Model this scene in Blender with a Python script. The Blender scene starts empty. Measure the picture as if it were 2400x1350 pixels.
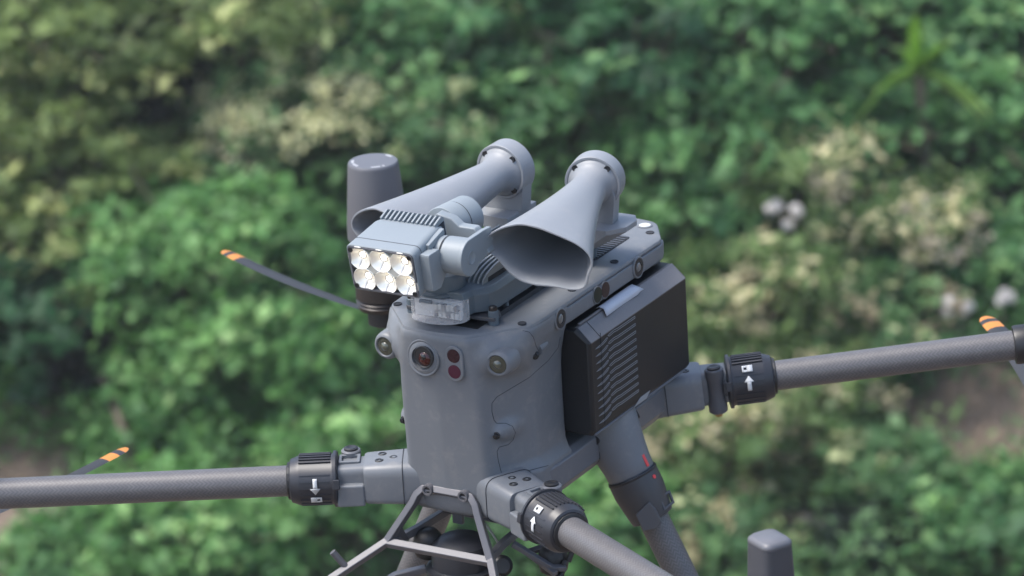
import bpy, bmesh, math, random
import numpy as np
from mathutils import Vector, Matrix
from mathutils.bvhtree import BVHTree

scene = bpy.context.scene
col = scene.collection
rad = math.radians
random.seed(7)
rng = np.random.default_rng(11)

# ------------------------------------------------------------------ camera
# axes of the drone (X lateral, Y towards its tail, Z up) in camera terms (right, down, forward)
Q = np.array([[.8624, .1301, -.4892], [.503, -.3279, .7996], [-.0564, -.9357, -.3483]])
U_, S_, V_ = np.linalg.svd(Q); Q = U_ @ V_
FPX, DIST = 10000.0, 5.0
CO = np.array([(1077 - 1200) / FPX * DIST, (741 - 675) / FPX * DIST, DIST])
CAMPOS = -CO @ Q.T
cam_d = bpy.data.cameras.new('camera')
cam = bpy.data.objects.new('camera', cam_d); col.objects.link(cam)
m3 = Matrix([[Q[i, 0], -Q[i, 1], -Q[i, 2]] for i in range(3)])
cam.matrix_world = Matrix.Translation(Vector(CAMPOS)) @ m3.to_4x4()
cam_d.sensor_width = 36; cam_d.lens = 36 * FPX / 2400
cam_d.clip_start = .05; cam_d.clip_end = 3000
cam_d.dof.use_dof = True; cam_d.dof.focus_distance = 4.98; cam_d.dof.aperture_fstop = 8.2
scene.camera = cam

# ------------------------------------------------------------------ world, sun, exposure
SUN_EL, SUN_AZ = rad(64), rad(236)
world = bpy.data.worlds.new('World'); scene.world = world; world.use_nodes = True
wn = world.node_tree.nodes; wl = world.node_tree.links
sky = wn.new('ShaderNodeTexSky'); sky.sky_type = 'NISHITA'; sky.sun_disc = False
sky.sun_elevation = SUN_EL; sky.sun_rotation = SUN_AZ
sky.air_density = 1.0; sky.dust_density = 3.0; sky.ozone_density = 1.0
bg = wn['Background']; bg.inputs['Strength'].default_value = .125
wl.new(sky.outputs['Color'], bg.inputs['Color'])
sun_d = bpy.data.lights.new('sun', 'SUN'); sun_d.energy = 1.5; sun_d.angle = rad(22); sun_d.color = (1, .97, .92)
sun = bpy.data.objects.new('sun', sun_d); col.objects.link(sun)
# sky rotation is measured from +Y clockwise seen from above
sd = Vector((math.sin(SUN_AZ) * math.cos(SUN_EL), math.cos(SUN_AZ) * math.cos(SUN_EL), math.sin(SUN_EL)))
sun.rotation_euler = (-sd).to_track_quat('-Z', 'Y').to_euler()
sun.location = (0, 0, 20)
vs = scene.view_settings
vs.view_transform = 'Standard'; vs.look = 'None'; vs.gamma = 1; vs.exposure = 1.42
vs.use_curve_mapping = False
scene.render.engine = 'CYCLES'
scene.cycles.use_denoising = True
scene.cycles.max_bounces = 6; scene.cycles.transparent_max_bounces = 8
scene.cycles.sample_clamp_indirect = 4

# ------------------------------------------------------------------ materials
def new_mat(name):
    m = bpy.data.materials.new(name); m.use_nodes = True
    return m, m.node_tree.nodes, m.node_tree.links, m.node_tree.nodes['Principled BSDF']

ALB = .68
def plastic(name, rgb, rough=.5, var=.05, grain=.02, gscale=900, metal=0, spec=.5, dust=0, coat=0):
    rgb = tuple(c * ALB for c in rgb)
    m, n, l, p = new_mat(name)
    tc = n.new('ShaderNodeTexCoord')
    big = n.new('ShaderNodeTexNoise'); big.inputs['Scale'].default_value = 14; big.inputs['Detail'].default_value = 5
    l.new(tc.outputs['Object'], big.inputs['Vector'])
    mix = n.new('ShaderNodeMix'); mix.data_type = 'RGBA'
    a = [c * (1 - var) for c in rgb]; b = [min(1, c * (1 + var)) for c in rgb]
    mix.inputs['A'].default_value = (*a, 1); mix.inputs['B'].default_value = (*b, 1)
    l.new(big.outputs['Fac'], mix.inputs['Factor'])
    out = mix.outputs['Result']
    if dust:
        dn = n.new('ShaderNodeTexNoise'); dn.inputs['Scale'].default_value = 55; dn.inputs['Detail'].default_value = 8; dn.inputs['Roughness'].default_value = .7
        l.new(tc.outputs['Object'], dn.inputs['Vector'])
        cr = n.new('ShaderNodeValToRGB'); cr.color_ramp.elements[0].position = .52; cr.color_ramp.elements[1].position = .8
        cr.color_ramp.elements[1].color = (dust, dust, dust, 1)
        l.new(dn.outputs['Fac'], cr.inputs['Fac'])
        m2 = n.new('ShaderNodeMix'); m2.data_type = 'RGBA'
        m2.inputs['B'].default_value = (.42, .38, .33, 1)
        l.new(cr.outputs['Color'], m2.inputs['Factor']); l.new(out, m2.inputs['A']); out = m2.outputs['Result']
    l.new(out, p.inputs['Base Color'])
    rr = n.new('ShaderNodeMapRange'); rr.inputs['To Min'].default_value = rough - .07; rr.inputs['To Max'].default_value = rough + .07
    l.new(big.outputs['Fac'], rr.inputs['Value']); l.new(rr.outputs['Result'], p.inputs['Roughness'])
    p.inputs['Metallic'].default_value = metal
    p.inputs['Specular IOR Level'].default_value = spec
    p.inputs['Coat Weight'].default_value = coat
    if grain:
        g = n.new('ShaderNodeTexNoise'); g.inputs['Scale'].default_value = gscale; g.inputs['Detail'].default_value = 2
        l.new(tc.outputs['Object'], g.inputs['Vector'])
        bp = n.new('ShaderNodeBump'); bp.inputs['Strength'].default_value = grain * 5; bp.inputs['Distance'].default_value = .0004
        l.new(g.outputs['Fac'], bp.inputs['Height']); l.new(bp.outputs['Normal'], p.inputs['Normal'])
    return m

M = {}
M['shell'] = plastic('grey_shell', (.197, .213, .234), .46, dust=.2)
M['shell_dark'] = plastic('grey_shell_lower', (.182, .192, .214), .46, dust=.16)
M['horn'] = plastic('horn_plastic', (.326, .347, .374), .48, dust=.16)
M['payload'] = plastic('blue_grey_metal', (.30, .345, .375), .5, spec=.5)
M['payload_dark'] = plastic('blue_grey_base', (.125, .165, .20), .42)
M['collar'] = plastic('collar_black', (.034, .037, .047), .42)
M['collar_grey'] = plastic('collar_grey', (.10, .105, .12), .45)
M['leg_clamp'] = plastic('clamp_grey', (.065, .066, .074), .42)
M['black'] = plastic('black_plastic', (.022, .023, .026), .45)
M['battery'] = plastic('battery_black', (.011, .012, .015), .5, dust=.01)
M['battery_top'] = plastic('battery_grey', (.21, .203, .21), .55, dust=.1)
M['bay'] = plastic('bay_black', (.008, .009, .011), .55)
M['rubber'] = plastic('rubber', (.028, .027, .027), .5)
M['bolt'] = plastic('bolt_steel', (.05, .05, .055), .3, metal=.6)
M['groove'] = plastic('groove', (.03, .035, .045), .8, grain=0)
M['line'] = plastic('fin_line', (.36, .39, .42), .4, grain=0)
M['white'] = plastic('white_print', (.8, .82, .83), .6, grain=0)
M['white_dim'] = plastic('worn_print', (.62, .63, .65), .6, grain=0)
M['red'] = plastic('red_print', (1.0, .09, .09), .5, grain=0)
M['sticker'] = plastic('white_film', (.62, .66, .75), .35)
M['antenna'] = plastic('antenna_dark', (.075, .08, .095), .42)
M['antenna_grey'] = plastic('antenna_grey', (.16, .165, .185), .45)
M['motor'] = plastic('motor_brown', (.055, .048, .046), .38, metal=.3)
M['frame'] = plastic('frame_metal', (.155, .155, .17), .42, metal=.2, dust=.08)
M['wire'] = plastic('wire_pale', (.45, .45, .38), .5, grain=0)
M['gold'] = plastic('brass', (.55, .40, .2), .3, metal=.9, grain=0)
M['blade'] = plastic('blade_black', (.03, .03, .032), .5)
M['orange'] = plastic('orange_tip', (.75, .28, .04), .4)
M['button'] = plastic('button_white', (.75, .77, .74), .4)

def glassy(name, rgb, rough=.08, coat=1):
    m, n, l, p = new_mat(name)
    lw = n.new('ShaderNodeTexNoise'); lw.inputs['Scale'].default_value = 40
    tc = n.new('ShaderNodeTexCoord'); l.new(tc.outputs['Object'], lw.inputs['Vector'])
    mx = n.new('ShaderNodeMix'); mx.data_type = 'RGBA'
    mx.inputs['A'].default_value = (*[c * .8 for c in rgb], 1); mx.inputs['B'].default_value = (*[c * 1.2 for c in rgb], 1)
    l.new(lw.outputs['Fac'], mx.inputs['Factor']); l.new(mx.outputs['Result'], p.inputs['Base Color'])
    p.inputs['Roughness'].default_value = rough; p.inputs['Specular IOR Level'].default_value = .5 * min(1, coat + .1); p.inputs['Coat Weight'].default_value = coat; p.inputs['Coat Roughness'].default_value = .03
    return m
M['lens'] = glassy('lens_green_black', (.035, .04, .03))
M['lens_mid'] = glassy('lens_inner', (.07, .075, .055), .2)
M['lens_side'] = glassy('lens_inner_grey', (.13, .13, .13), .2, .7)
M['lens_black'] = glassy('lens_black', (.010, .010, .011), .1, .6)
M['lens_red'] = glassy('lens_red', (.045, .006, .006), .1, .5)
M['purple'] = glassy('filter_purple', (.060, .008, .026), .2, .5)
M['purple_dark'] = glassy('filter_dark_purple', (.024, .006, .012), .2, .5)
M['filter_brown'] = glassy('filter_brown', (.035, .022, .022), .3, .15)
M['filter_green'] = glassy('filter_green', (.014, .022, .017), .3, .15)

def clear_plastic():
    m, n, l, p = new_mat('clear_cover')
    p.inputs['Base Color'].default_value = (.86, .86, .87, 1); p.inputs['Roughness'].default_value = .12
    tr = n.new('ShaderNodeBsdfTransparent'); tr.inputs['Color'].default_value = (.97, .97, .98, 1)
    tc = n.new('ShaderNodeTexCoord'); w = n.new('ShaderNodeTexNoise'); w.inputs['Scale'].default_value = 60
    l.new(tc.outputs['Object'], w.inputs['Vector'])
    mr = n.new('ShaderNodeMapRange'); mr.inputs['To Min'].default_value = .16; mr.inputs['To Max'].default_value = .40; l.new(w.outputs['Fac'], mr.inputs['Value'])
    mx = n.new('ShaderNodeMixShader'); l.new(mr.outputs['Result'], mx.inputs['Fac']); l.new(tr.outputs['BSDF'], mx.inputs[1]); l.new(p.outputs['BSDF'], mx.inputs[2])
    l.new(mx.outputs['Shader'], n['Material Output'].inputs['Surface'])
    return m
M['clear'] = clear_plastic()

def carbon():
    m, n, l, p = new_mat('carbon_weave')
    uv = n.new('ShaderNodeUVMap')
    sep = n.new('ShaderNodeSeparateXYZ'); l.new(uv.outputs['UV'], sep.inputs['Vector'])
    def math_(op, a, b=None):
        k = n.new('ShaderNodeMath'); k.operation = op
        for i, q in enumerate((a, b)):
            if q is None: continue
            if isinstance(q, (int, float)): k.inputs[i].default_value = q
            else: l.new(q, k.inputs[i])
        return k.outputs[0]
    # twill: diagonal stripes whose direction flips from band to band
    band = math_('FRACT', math_('MULTIPLY', sep.outputs['X'], 14.0))
    tri = math_('ABSOLUTE', math_('SUBTRACT', band, .5))
    d = math_('ADD', math_('MULTIPLY', sep.outputs['Y'], 190.0), math_('MULTIPLY', tri, 2.0))
    s = math_('SINE', math_('MULTIPLY', d, 6.2832))
    f = math_('MULTIPLY_ADD', s, .5); n[-1] if False else None
    k = n.new('ShaderNodeMapRange'); k.inputs['From Min'].default_value = -1; l.new(s, k.inputs['Value'])
    nz = n.new('ShaderNodeTexNoise'); nz.inputs['Scale'].default_value = 120; nz.inputs['Detail'].default_value = 3
    tc = n.new('ShaderNodeTexCoord'); l.new(tc.outputs['Object'], nz.inputs['Vector'])
    mm = math_('MULTIPLY', k.outputs['Result'], nz.outputs['Fac'])
    mx = n.new('ShaderNodeMix'); mx.data_type = 'RGBA'
    mx.inputs['A'].default_value = (.078, .076, .079, 1); mx.inputs['B'].default_value = (.150, .145, .148, 1)
    l.new(mm, mx.inputs['Factor']); l.new(mx.outputs['Result'], p.inputs['Base Color'])
    p.inputs['Roughness'].default_value = .42; p.inputs['Specular IOR Level'].default_value = .6
    b = n.new('ShaderNodeBump'); b.inputs['Strength'].default_value = .10; b.inputs['Distance'].default_value = .0004
    l.new(k.outputs['Result'], b.inputs['Height']); l.new(b.outputs['Normal'], p.inputs['Normal'])
    return m
M['carbon'] = carbon()

def emitter(name, rgb, strength):
    m, n, l, p = new_mat(name)
    p.inputs['Base Color'].default_value = (.9, .9, .88, 1)
    p.inputs['Emission Color'].default_value = (*rgb, 1); p.inputs['Emission Strength'].default_value = strength
    return m
M['led'] = emitter('led_chip', (1, .88, .68), 4.2)

def reflector():
    m, n, l, p = new_mat('reflector')
    p.inputs['Base Color'].default_value = (.94, .91, .82, 1); p.inputs['Metallic'].default_value = .35; p.inputs['Roughness'].default_value = .24
    return m
M['reflector'] = reflector()
def lens_clear():
    m, n, l, p = new_mat('collimator')
    p.inputs['Base Color'].default_value = (.98, .97, .93, 1); p.inputs['Transmission Weight'].default_value = .95
    p.inputs['Roughness'].default_value = .05; p.inputs['IOR'].default_value = 1.25
    return m
M['collimator'] = lens_clear()
M['cream'] = plastic('cream_plate', (.80, .79, .70), .4, grain=0)

# ------------------------------------------------------------------ mesh helpers
ORIGIN = {}
class B:
    def __init__(s): s.v = []; s.f = []; s.mi = []; s.uv = {}
    def add(s, vs, fs, mi=0):
        o = len(s.v); s.v += [tuple(float(c) for c in v) for v in vs]
        for f in fs: s.f.append(tuple(i + o for i in f)); s.mi.append(mi)
        return o
    def loft(s, loops, cap0=True, cap1=True, mi=0):
        n = len(loops[0]); vs = [p for L in loops for p in L]; fs = []
        for k in range(len(loops) - 1):
            a, b = k * n, (k + 1) * n
            for i in range(n):
                j = (i + 1) % n; fs.append((a + i, a + j, b + j, b + i))
        if cap0: fs.append(tuple(range(n - 1, -1, -1)))
        if cap1: fs.append(tuple((len(loops) - 1) * n + i for i in range(n)))
        s.add(vs, fs, mi); return s
    def lathe(s, prof, o, ax, n=28, cap0=True, cap1=True, mi=0):
        u, v, w = frame(ax); o = np.array(o, float)
        loops = [[o + w * h + (u * math.cos(t) + v * math.sin(t)) * max(r, 1e-5) for t in np.linspace(0, 2 * math.pi, n, endpoint=False)] for r, h in prof]
        return s.loft(loops, cap0, cap1, mi)
    def box(s, c, size, R=None):
        c = np.array(c, float); hx, hy, hz = [q / 2 for q in size]
        R = np.eye(3) if R is None else np.array(R)
        vs = [c + R @ np.array([x, y, z]) for x in (-hx, hx) for y in (-hy, hy) for z in (-hz, hz)]
        s.add(vs, [(0, 1, 3, 2), (4, 6, 7, 5), (0, 4, 5, 1), (2, 3, 7, 6), (0, 2, 6, 4), (1, 5, 7, 3)]); return s
    def prism(s, poly, o, u, v, w, d0, d1):
        o, u, v, w = [np.array(q, float) for q in (o, u, v, w)]
        L = lambda d: [o + u * a + v * b + w * d for a, b in poly]
        return s.loft([L(d0), L(d1)])
    def sweep(s, pts, w, h, up=(0, 0, 1), closed=False):
        pts = [np.array(p, float) for p in pts]; up = np.array(up, float); n = len(pts); loops = []
        for i in range(n):
            if closed: a, b = pts[i - 1], pts[(i + 1) % n]; d1 = unit(pts[i] - a); d2 = unit(b - pts[i])
            else:
                d1 = unit(pts[i] - pts[i - 1]) if i else unit(pts[1] - pts[0]); d2 = unit(pts[i + 1] - pts[i]) if i < n - 1 else d1
            t = unit(d1 + d2); sc = 1 / max(.5, float(np.dot(t, d1)))
            side = unit(np.cross(t, up)); vv = np.cross(side, t)
            loops.append([pts[i] + side * w / 2 * sc * a_ + vv * h / 2 * b_ for a_, b_ in ((-1, -1), (1, -1), (1, 1), (-1, 1))])
        if closed: loops.append(loops[0]); return s.loft(loops, False, False)
        return s.loft(loops)
    def tube(s, pts, r, n=10):
        pts = [np.array(p, float) for p in pts]; k = len(pts); rs = r if isinstance(r, (list, tuple)) else [r] * k; loops = []
        ref = None
        for i in range(k):
            t = unit(pts[min(i + 1, k - 1)] - pts[max(i - 1, 0)])
            if ref is None: ref = frame(t)[0]
            ref = unit(ref - t * np.dot(ref, t)); q = np.cross(t, ref)
            loops.append([pts[i] + (ref * math.cos(a) + q * math.sin(a)) * rs[i] for a in np.linspace(0, 2 * math.pi, n, endpoint=False)])
        return s.loft(loops)
    def build(s, name, mat, parent=None, smooth=35, bevel=0, seg=2, sub=0):
        org = ORIGIN.get(parent.name, Vector((0, 0, 0))) if parent else Vector((0, 0, 0))
        me = bpy.data.meshes.new(name)
        me.from_pydata([tuple(Vector(v) - org) for v in s.v], [], s.f)
        mats = mat if isinstance(mat, (list, tuple)) else [mat]
        for k in mats: me.materials.append(M[k] if isinstance(k, str) else k)
        if len(mats) > 1: me.polygons.foreach_set('material_index', s.mi)
        bm = bmesh.new(); bm.from_mesh(me); bmesh.ops.recalc_face_normals(bm, faces=bm.faces); bm.to_mesh(me); bm.free()
        if smooth:
            me.shade_smooth(); me.set_sharp_from_angle(angle=rad(smooth))
        ob = bpy.data.objects.new(name, me); col.objects.link(ob)
        if parent: ob.parent = parent; ORIGIN[ob.name] = org
        if bevel:
            bv = ob.modifiers.new('bevel', 'BEVEL'); bv.width = bevel; bv.segments = seg; bv.limit_method = 'ANGLE'; bv.angle_limit = rad(30); bv.harden_normals = True
        if sub:
            sb = ob.modifiers.new('sub', 'SUBSURF'); sb.levels = sub; sb.render_levels = sub
        return ob

def unit(v): v = np.array(v, float); return v / (np.linalg.norm(v) + 1e-12)
def frame(w):
    w = unit(w); u = np.cross((0, 0, 1), w) if abs(w[2]) < .9 else np.cross((0, 1, 0), w)
    u = unit(u); return u, np.cross(w, u), w
def rpoly(corners, n=6):
    """closed polygon with rounded corners: (x, y, r)"""
    out = []; k = len(corners)
    for i, (x, y, r) in enumerate(corners):
        p = np.array((x, y)); a = np.array(corners[i - 1][:2]); b = np.array(corners[(i + 1) % k][:2])
        da, db = unit(a - p), unit(b - p)
        ang = math.acos(max(-1, min(1, float(np.dot(da, db)))))
        if r <= 0 or ang > 3.1: out += [tuple(p)] * (n + 1); continue
        d = min(r / math.tan(ang / 2), .49 * np.linalg.norm(a - p), .49 * np.linalg.norm(b - p))
        for t in np.linspace(0, 1, n + 1): out.append(tuple((1 - t) ** 2 * (p + da * d) + 2 * t * (1 - t) * p + t * t * (p + db * d)))
    return out
def tag(o, label=None, cat=None, group=None, kind=None):
    for k, v in (('label', label), ('category', cat), ('group', group), ('kind', kind)):
        if v: o[k] = v
    return o
def thing(name, loc, label, cat, group=None):
    o = bpy.data.objects.new(name, None); col.objects.link(o); o.location = loc; o.empty_display_size = .05
    ORIGIN[o.name] = Vector(loc); return tag(o, label, cat, group)
def ray(px, py):
    d = np.array([(px - 1200) / FPX, (py - 675) / FPX, 1.0]); return Vector(CAMPOS), Vector(unit(d @ Q.T))

# =================================================================== TERRAIN
G = np.array([Q[0, 2], Q[1, 2]]); G = G / np.linalg.norm(G)      # horizontal viewing direction
RT = np.array([G[1], -G[0]])
def hfun(s, t):
    """height of the ground, s metres ahead of the photographer, t metres to the right"""
    near = .05 - 11.2 / (1 + np.exp(-(s - 8.5) / 2.4))
    q = np.clip(s - 22, 0, 24); q = np.where(q > 18, 18 + 6 * np.tanh((q - 18) / 6), q)
    far = .80 * q ** 2 / (2.5 + q)
    bump = .22 * np.sin(t * .55 + s * .3) + .16 * np.sin(t * 1.3 - s * .9 + 1) + .08 * np.sin(t * 2.9 + s * 2.1)
    return near + far + bump * np.clip((s - 16) / 6, 0, 1)
def ground(s, t):
    return np.array([CAMPOS[0] + G[0] * s + RT[0] * t, CAMPOS[1] + G[1] * s + RT[1] * t, float(hfun(np.array(s), np.array(t)))])
def at(px, py):
    """where the line of sight meets the hillside"""
    o, d = ray(px, py); gs = d.x * G[0] + d.y * G[1]; ts = d.x * RT[0] + d.y * RT[1]
    lo, hi = 15 / gs, 60 / gs
    for _ in range(50):
        m = (lo + hi) / 2
        if o.z + d.z * m > hfun(np.array(gs * m), np.array(ts * m)): lo = m
        else: hi = m
    return gs * lo, ts * lo

def build_ground():
    S = np.concatenate([np.linspace(-60, 0, 16), np.linspace(1, 20, 40), np.linspace(20.4, 45, 80), np.linspace(47, 90, 22), np.linspace(110, 280, 6)])
    T = np.concatenate([np.linspace(-280, -60, 6), np.linspace(-50, 50, 161), np.linspace(60, 280, 6)])
    SS, TT = np.meshgrid(S, T, indexing='ij')
    H = hfun(np.clip(SS, -60, 70), np.clip(TT, -50, 50))
    X = CAMPOS[0] + G[0] * SS + RT[0] * TT; Y = CAMPOS[1] + G[1] * SS + RT[1] * TT
    v = np.stack([X, Y, H], -1).reshape(-1, 3); nt = len(T)
    f = [(i * nt + j, i * nt + j + 1, (i + 1) * nt + j + 1, (i + 1) * nt + j) for i in range(len(S) - 1) for j in range(nt - 1)]
    b = B(); b.v = [tuple(map(float, q)) for q in v]; b.f = f; b.mi = [0] * len(f)
    m, n, l, p = new_mat('hillside_soil')
    tc = n.new('ShaderNodeTexCoord')
    nz = n.new('ShaderNodeTexNoise'); nz.inputs['Scale'].default_value = .35; nz.inputs['Detail'].default_value = 8; nz.inputs['Roughness'].default_value = .6
    l.new(tc.outputs['Object'], nz.inputs['Vector'])
    cr = n.new('ShaderNodeValToRGB'); e = cr.color_ramp.elements
    e[0].position = .3; e[0].color = (.09, .075, .052, 1); e[1].position = .7; e[1].color = (.27, .21, .17, 1)
    k = e.new(.5); k.color = (.15, .115, .085, 1)
    l.new(nz.outputs['Fac'], cr.inputs['Fac']); l.new(cr.outputs['Color'], p.inputs['Base Color'])
    p.inputs['Roughness'].default_value = .95
    n2 = n.new('ShaderNodeTexNoise'); n2.inputs['Scale'].default_value = 7; n2.inputs['Detail'].default_value = 6
    l.new(tc.outputs['Object'], n2.inputs['Vector'])
    bp = n.new('ShaderNodeBump'); bp.inputs['Distance'].default_value = .15; l.new(n2.outputs['Fac'], bp.inputs['Height']); l.new(bp.outputs['Normal'], p.inputs['Normal'])
    tag(b.build('hillside', m, smooth=60), kind='structure')
build_ground()

#<<VEG
# =================================================================== VEGETATION
def leaf_material():
    m, n, l, p = new_mat('leaf')
    at_ = n.new('ShaderNodeAttribute'); at_.attribute_name = 'leafcol'
    l.new(at_.outputs['Color'], p.inputs['Base Color'])
    p.inputs['Roughness'].default_value = .55; p.inputs['Specular IOR Level'].default_value = .35
    tr = n.new('ShaderNodeBsdfTranslucent'); hs = n.new('ShaderNodeHueSaturation'); hs.inputs['Saturation'].default_value = 1.1; hs.inputs['Value'].default_value = 1.15
    l.new(at_.outputs['Color'], hs.inputs['Color']); l.new(hs.outputs['Color'], tr.inputs['Color'])
    mx = n.new('ShaderNodeMixShader'); mx.inputs['Fac'].default_value = .36
    l.new(p.outputs['BSDF'], mx.inputs[1]); l.new(tr.outputs['BSDF'], mx.inputs[2]); l.new(mx.outputs['Shader'], n['Material Output'].inputs['Surface'])
    return m
LEAF = leaf_material()
M['bark'] = plastic('bark', (.22, .17, .13), .9, var=.35, grain=0)
def leaves(name, P, N, size, C, parent=None, asp=.5):
    """P points, N leaf normals, size lengths, C albedo: one mesh of many four-cornered leaves"""
    n = len(P); N = N / (np.linalg.norm(N, axis=1, keepdims=True) + 1e-9)
    a = rng.normal(size=(n, 3)); a -= N * np.sum(a * N, 1, keepdims=True); a /= np.linalg.norm(a, axis=1, keepdims=True) + 1e-9
    b_ = np.cross(N, a); s = size[:, None]
    V = np.stack([P - a * s * .5, P + b_ * s * asp * .5 - N * s * .06, P + a * s * .5 - N * s * .10, P - b_ * s * asp * .5 - N * s * .06], 1).reshape(-1, 3)
    org = np.array(ORIGIN[parent.name]) if parent else np.zeros(3)
    me = bpy.data.meshes.new(name); me.vertices.add(4 * n); me.vertices.foreach_set('co', (V - org).astype(np.float32).ravel())
    me.loops.add(4 * n); me.loops.foreach_set('vertex_index', np.arange(4 * n, dtype=np.int32))
    me.polygons.add(n); me.polygons.foreach_set('loop_start', np.arange(0, 4 * n, 4, dtype=np.int32))
    me.update(calc_edges=True)
    ca = me.attributes.new('leafcol', 'FLOAT_COLOR', 'FACE')
    ca.data.foreach_set('color', np.concatenate([np.clip(C, .004, .9), np.ones((n, 1))], 1).astype(np.float32).ravel())
    me.materials.append(LEAF); me.validate()
    ob = bpy.data.objects.new(name, me); col.objects.link(ob)
    if parent: ob.parent = parent
    return ob
GREEN = {  # two albedo ends, accent, share of accent clumps, leaf length
    'bright': ((.040, .138, .038), (.185, .378, .115), (.32, .52, .20), .16, .085),
    'mid':    ((.026, .098, .034), (.135, .300, .100), (.24, .43, .16), .14, .085),
    'dark':   ((.012, .052, .022), (.062, .190, .066), (.15, .29, .11), .10, .095),
    'deep':   ((.004, .010, .007), (.018, .040, .024), (.05, .10, .06), .06, .10),  # near-black leaf colour that paints in the shade of hollows
    'olive':  ((.056, .098, .026), (.23, .32, .10), (.46, .51, .21), .20, .075),
    'sage':   ((.040, .115, .040), (.18, .33, .13), (.50, .55, .30), .18, .07),
    'straw':  ((.052, .120, .034), (.25, .36, .13), (.66, .62, .37), .22, .065),
}
SPRAY = {'straw': (.24, .90), 'sage': (.16, .7), 'olive': (.20, .12), 'dark': (.12, .2)}   # length of a spray, how upright it grows
def clump_points(nc, per, ell, spread, kind=None):
    """leaf positions gathered in clumps through an ellipsoid, denser towards its skin"""
    d = rng.normal(size=(nc, 3)); d /= np.linalg.norm(d, axis=1, keepdims=True)
    d[:, 2] = np.where(d[:, 2] < -.35, -d[:, 2], d[:, 2])
    r = rng.uniform(.25, 1, (nc, 1)) ** .45
    lump = 1 + .16 * np.sin(d[:, :1] * 5 + ell[0] * 9) * np.cos(d[:, 2:] * 4 + ell[1] * 7)
    c = d * r * lump * np.array(ell)
    cs = spread * rng.uniform(.6, 1.3, (nc, 1))
    k = np.repeat(np.arange(nc), per)
    off = rng.normal(size=(nc * per, 3)) * cs[k] * np.array((1, 1, .6))
    if kind in SPRAY:
        L, upr = SPRAY[kind]; dr = rng.normal(size=(nc, 3)) * (1 - upr * .6) + d * .7; dr[:, 2] += upr * 1.6
        if upr < .2: dr[:, 2] *= .25
        dr /= np.linalg.norm(dr, axis=1, keepdims=True)
        off = off * .62 + dr[k] * (rng.uniform(-.3, .7, (nc * per, 1)) * L * rng.uniform(.5, 1.3, (nc, 1))[k])
    return c[k] + off, d[k], k
def plant(name, px, py, rx, rz, kind, label, cat='bush', group=None, n=3200, flowers=0, fcol=(.62, .55, .38), stem=True, back=.75, lean=0):
    s0, t0 = at(px, py); o, d = ray(px, py); g0 = ground(s0, t0)
    c = g0 - np.array(d) * rx * back
    ds = c[:2] - CAMPOS[:2]; s1, t1 = float(ds @ G), float(ds @ RT); base = ground(s1, t1) - np.array((0, 0, .05))
    root = thing(name, tuple(base), label, cat, group)
    lo, hi, acc, share, ls = [np.array(q) if isinstance(q, tuple) else q for q in GREEN[kind]]
    nc = max(20, int(n / 45)); P, D, k = clump_points(nc, 45, (rx, rx * .8, rz), .075 + rx * .045, kind)
    tone = rng.uniform(0, 1, (nc, 1))[k] ** 1.4 * .75 + rng.uniform(0, 1, (len(P), 1)) * .25
    C = lo + (hi - lo) * tone
    am = (rng.uniform(size=nc) < share)[k] & (rng.uniform(size=len(P)) < .6); C[am] = acc * rng.uniform(.8, 1.15, (am.sum(), 1))
    N = D * .55 + rng.normal(size=P.shape) * .55 + np.array((0, 0, .75))
    leaves('crown', P + c, N, ls * np.clip(rng.lognormal(0, .42, len(P)), .4, 2.4), C, root, asp=.55)
    if flowers:
        nf = flowers; d2 = rng.normal(size=(nf, 3)); d2[:, 2] = np.abs(d2[:, 2]) + .2; d2 -= np.array((*(G * .7), 0)); d2 /= np.linalg.norm(d2, axis=1, keepdims=True)
        fl_ = .9
        fp = np.repeat(d2 * np.array((rx, rx * .8, rz)) * rng.uniform(.9, 1.12, (nf, 1)), 34, 0) + rng.normal(size=(nf * 34, 3)) * .045
        leaves('blossom', fp + c, rng.normal(size=fp.shape) + np.array((0, 0, 1)), rng.uniform(.03, .06, len(fp)), np.array(fcol) * rng.uniform(.75, 1.15, (len(fp), 1)), root, asp=.8)
    if stem:
        top = c + np.array((lean, 0, rz * .2)); b = B()
        b.tube([base, base * .5 + top * .5 + np.array((.05, .03, 0)), top], [.05 * rx + .012, .035 * rx + .01, .015], 8)
        for q in range(5):
            a = rng.uniform(0, 6.28); tip = c + np.array((math.cos(a) * rx * .7, math.sin(a) * rx * .6, rz * rng.uniform(-.1, .6)))
            m = base * .45 + top * .55; b.tube([m, (m + tip) / 2 + np.array((0, 0, .06)), tip], [.025 * rx + .006, .015, .006], 6)
        for q in range(int(6 + rx * 10)):
            a = rng.normal(size=3); a[2] = abs(a[2]); a = a / np.linalg.norm(a); t0_ = c + a * np.array((rx, rx * .8, rz)) * .45; t1_ = c + a * np.array((rx, rx * .8, rz)) * rng.uniform(.95, 1.2) + np.array((0, 0, rng.uniform(-.02, .12)))
            b.tube([t0_, (t0_ + t1_) / 2 + rng.normal(size=3) * .03, t1_], [.012, .008, .004], 5)
        b.build('trunk', 'bark', root, smooth=60)
    return root

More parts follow.
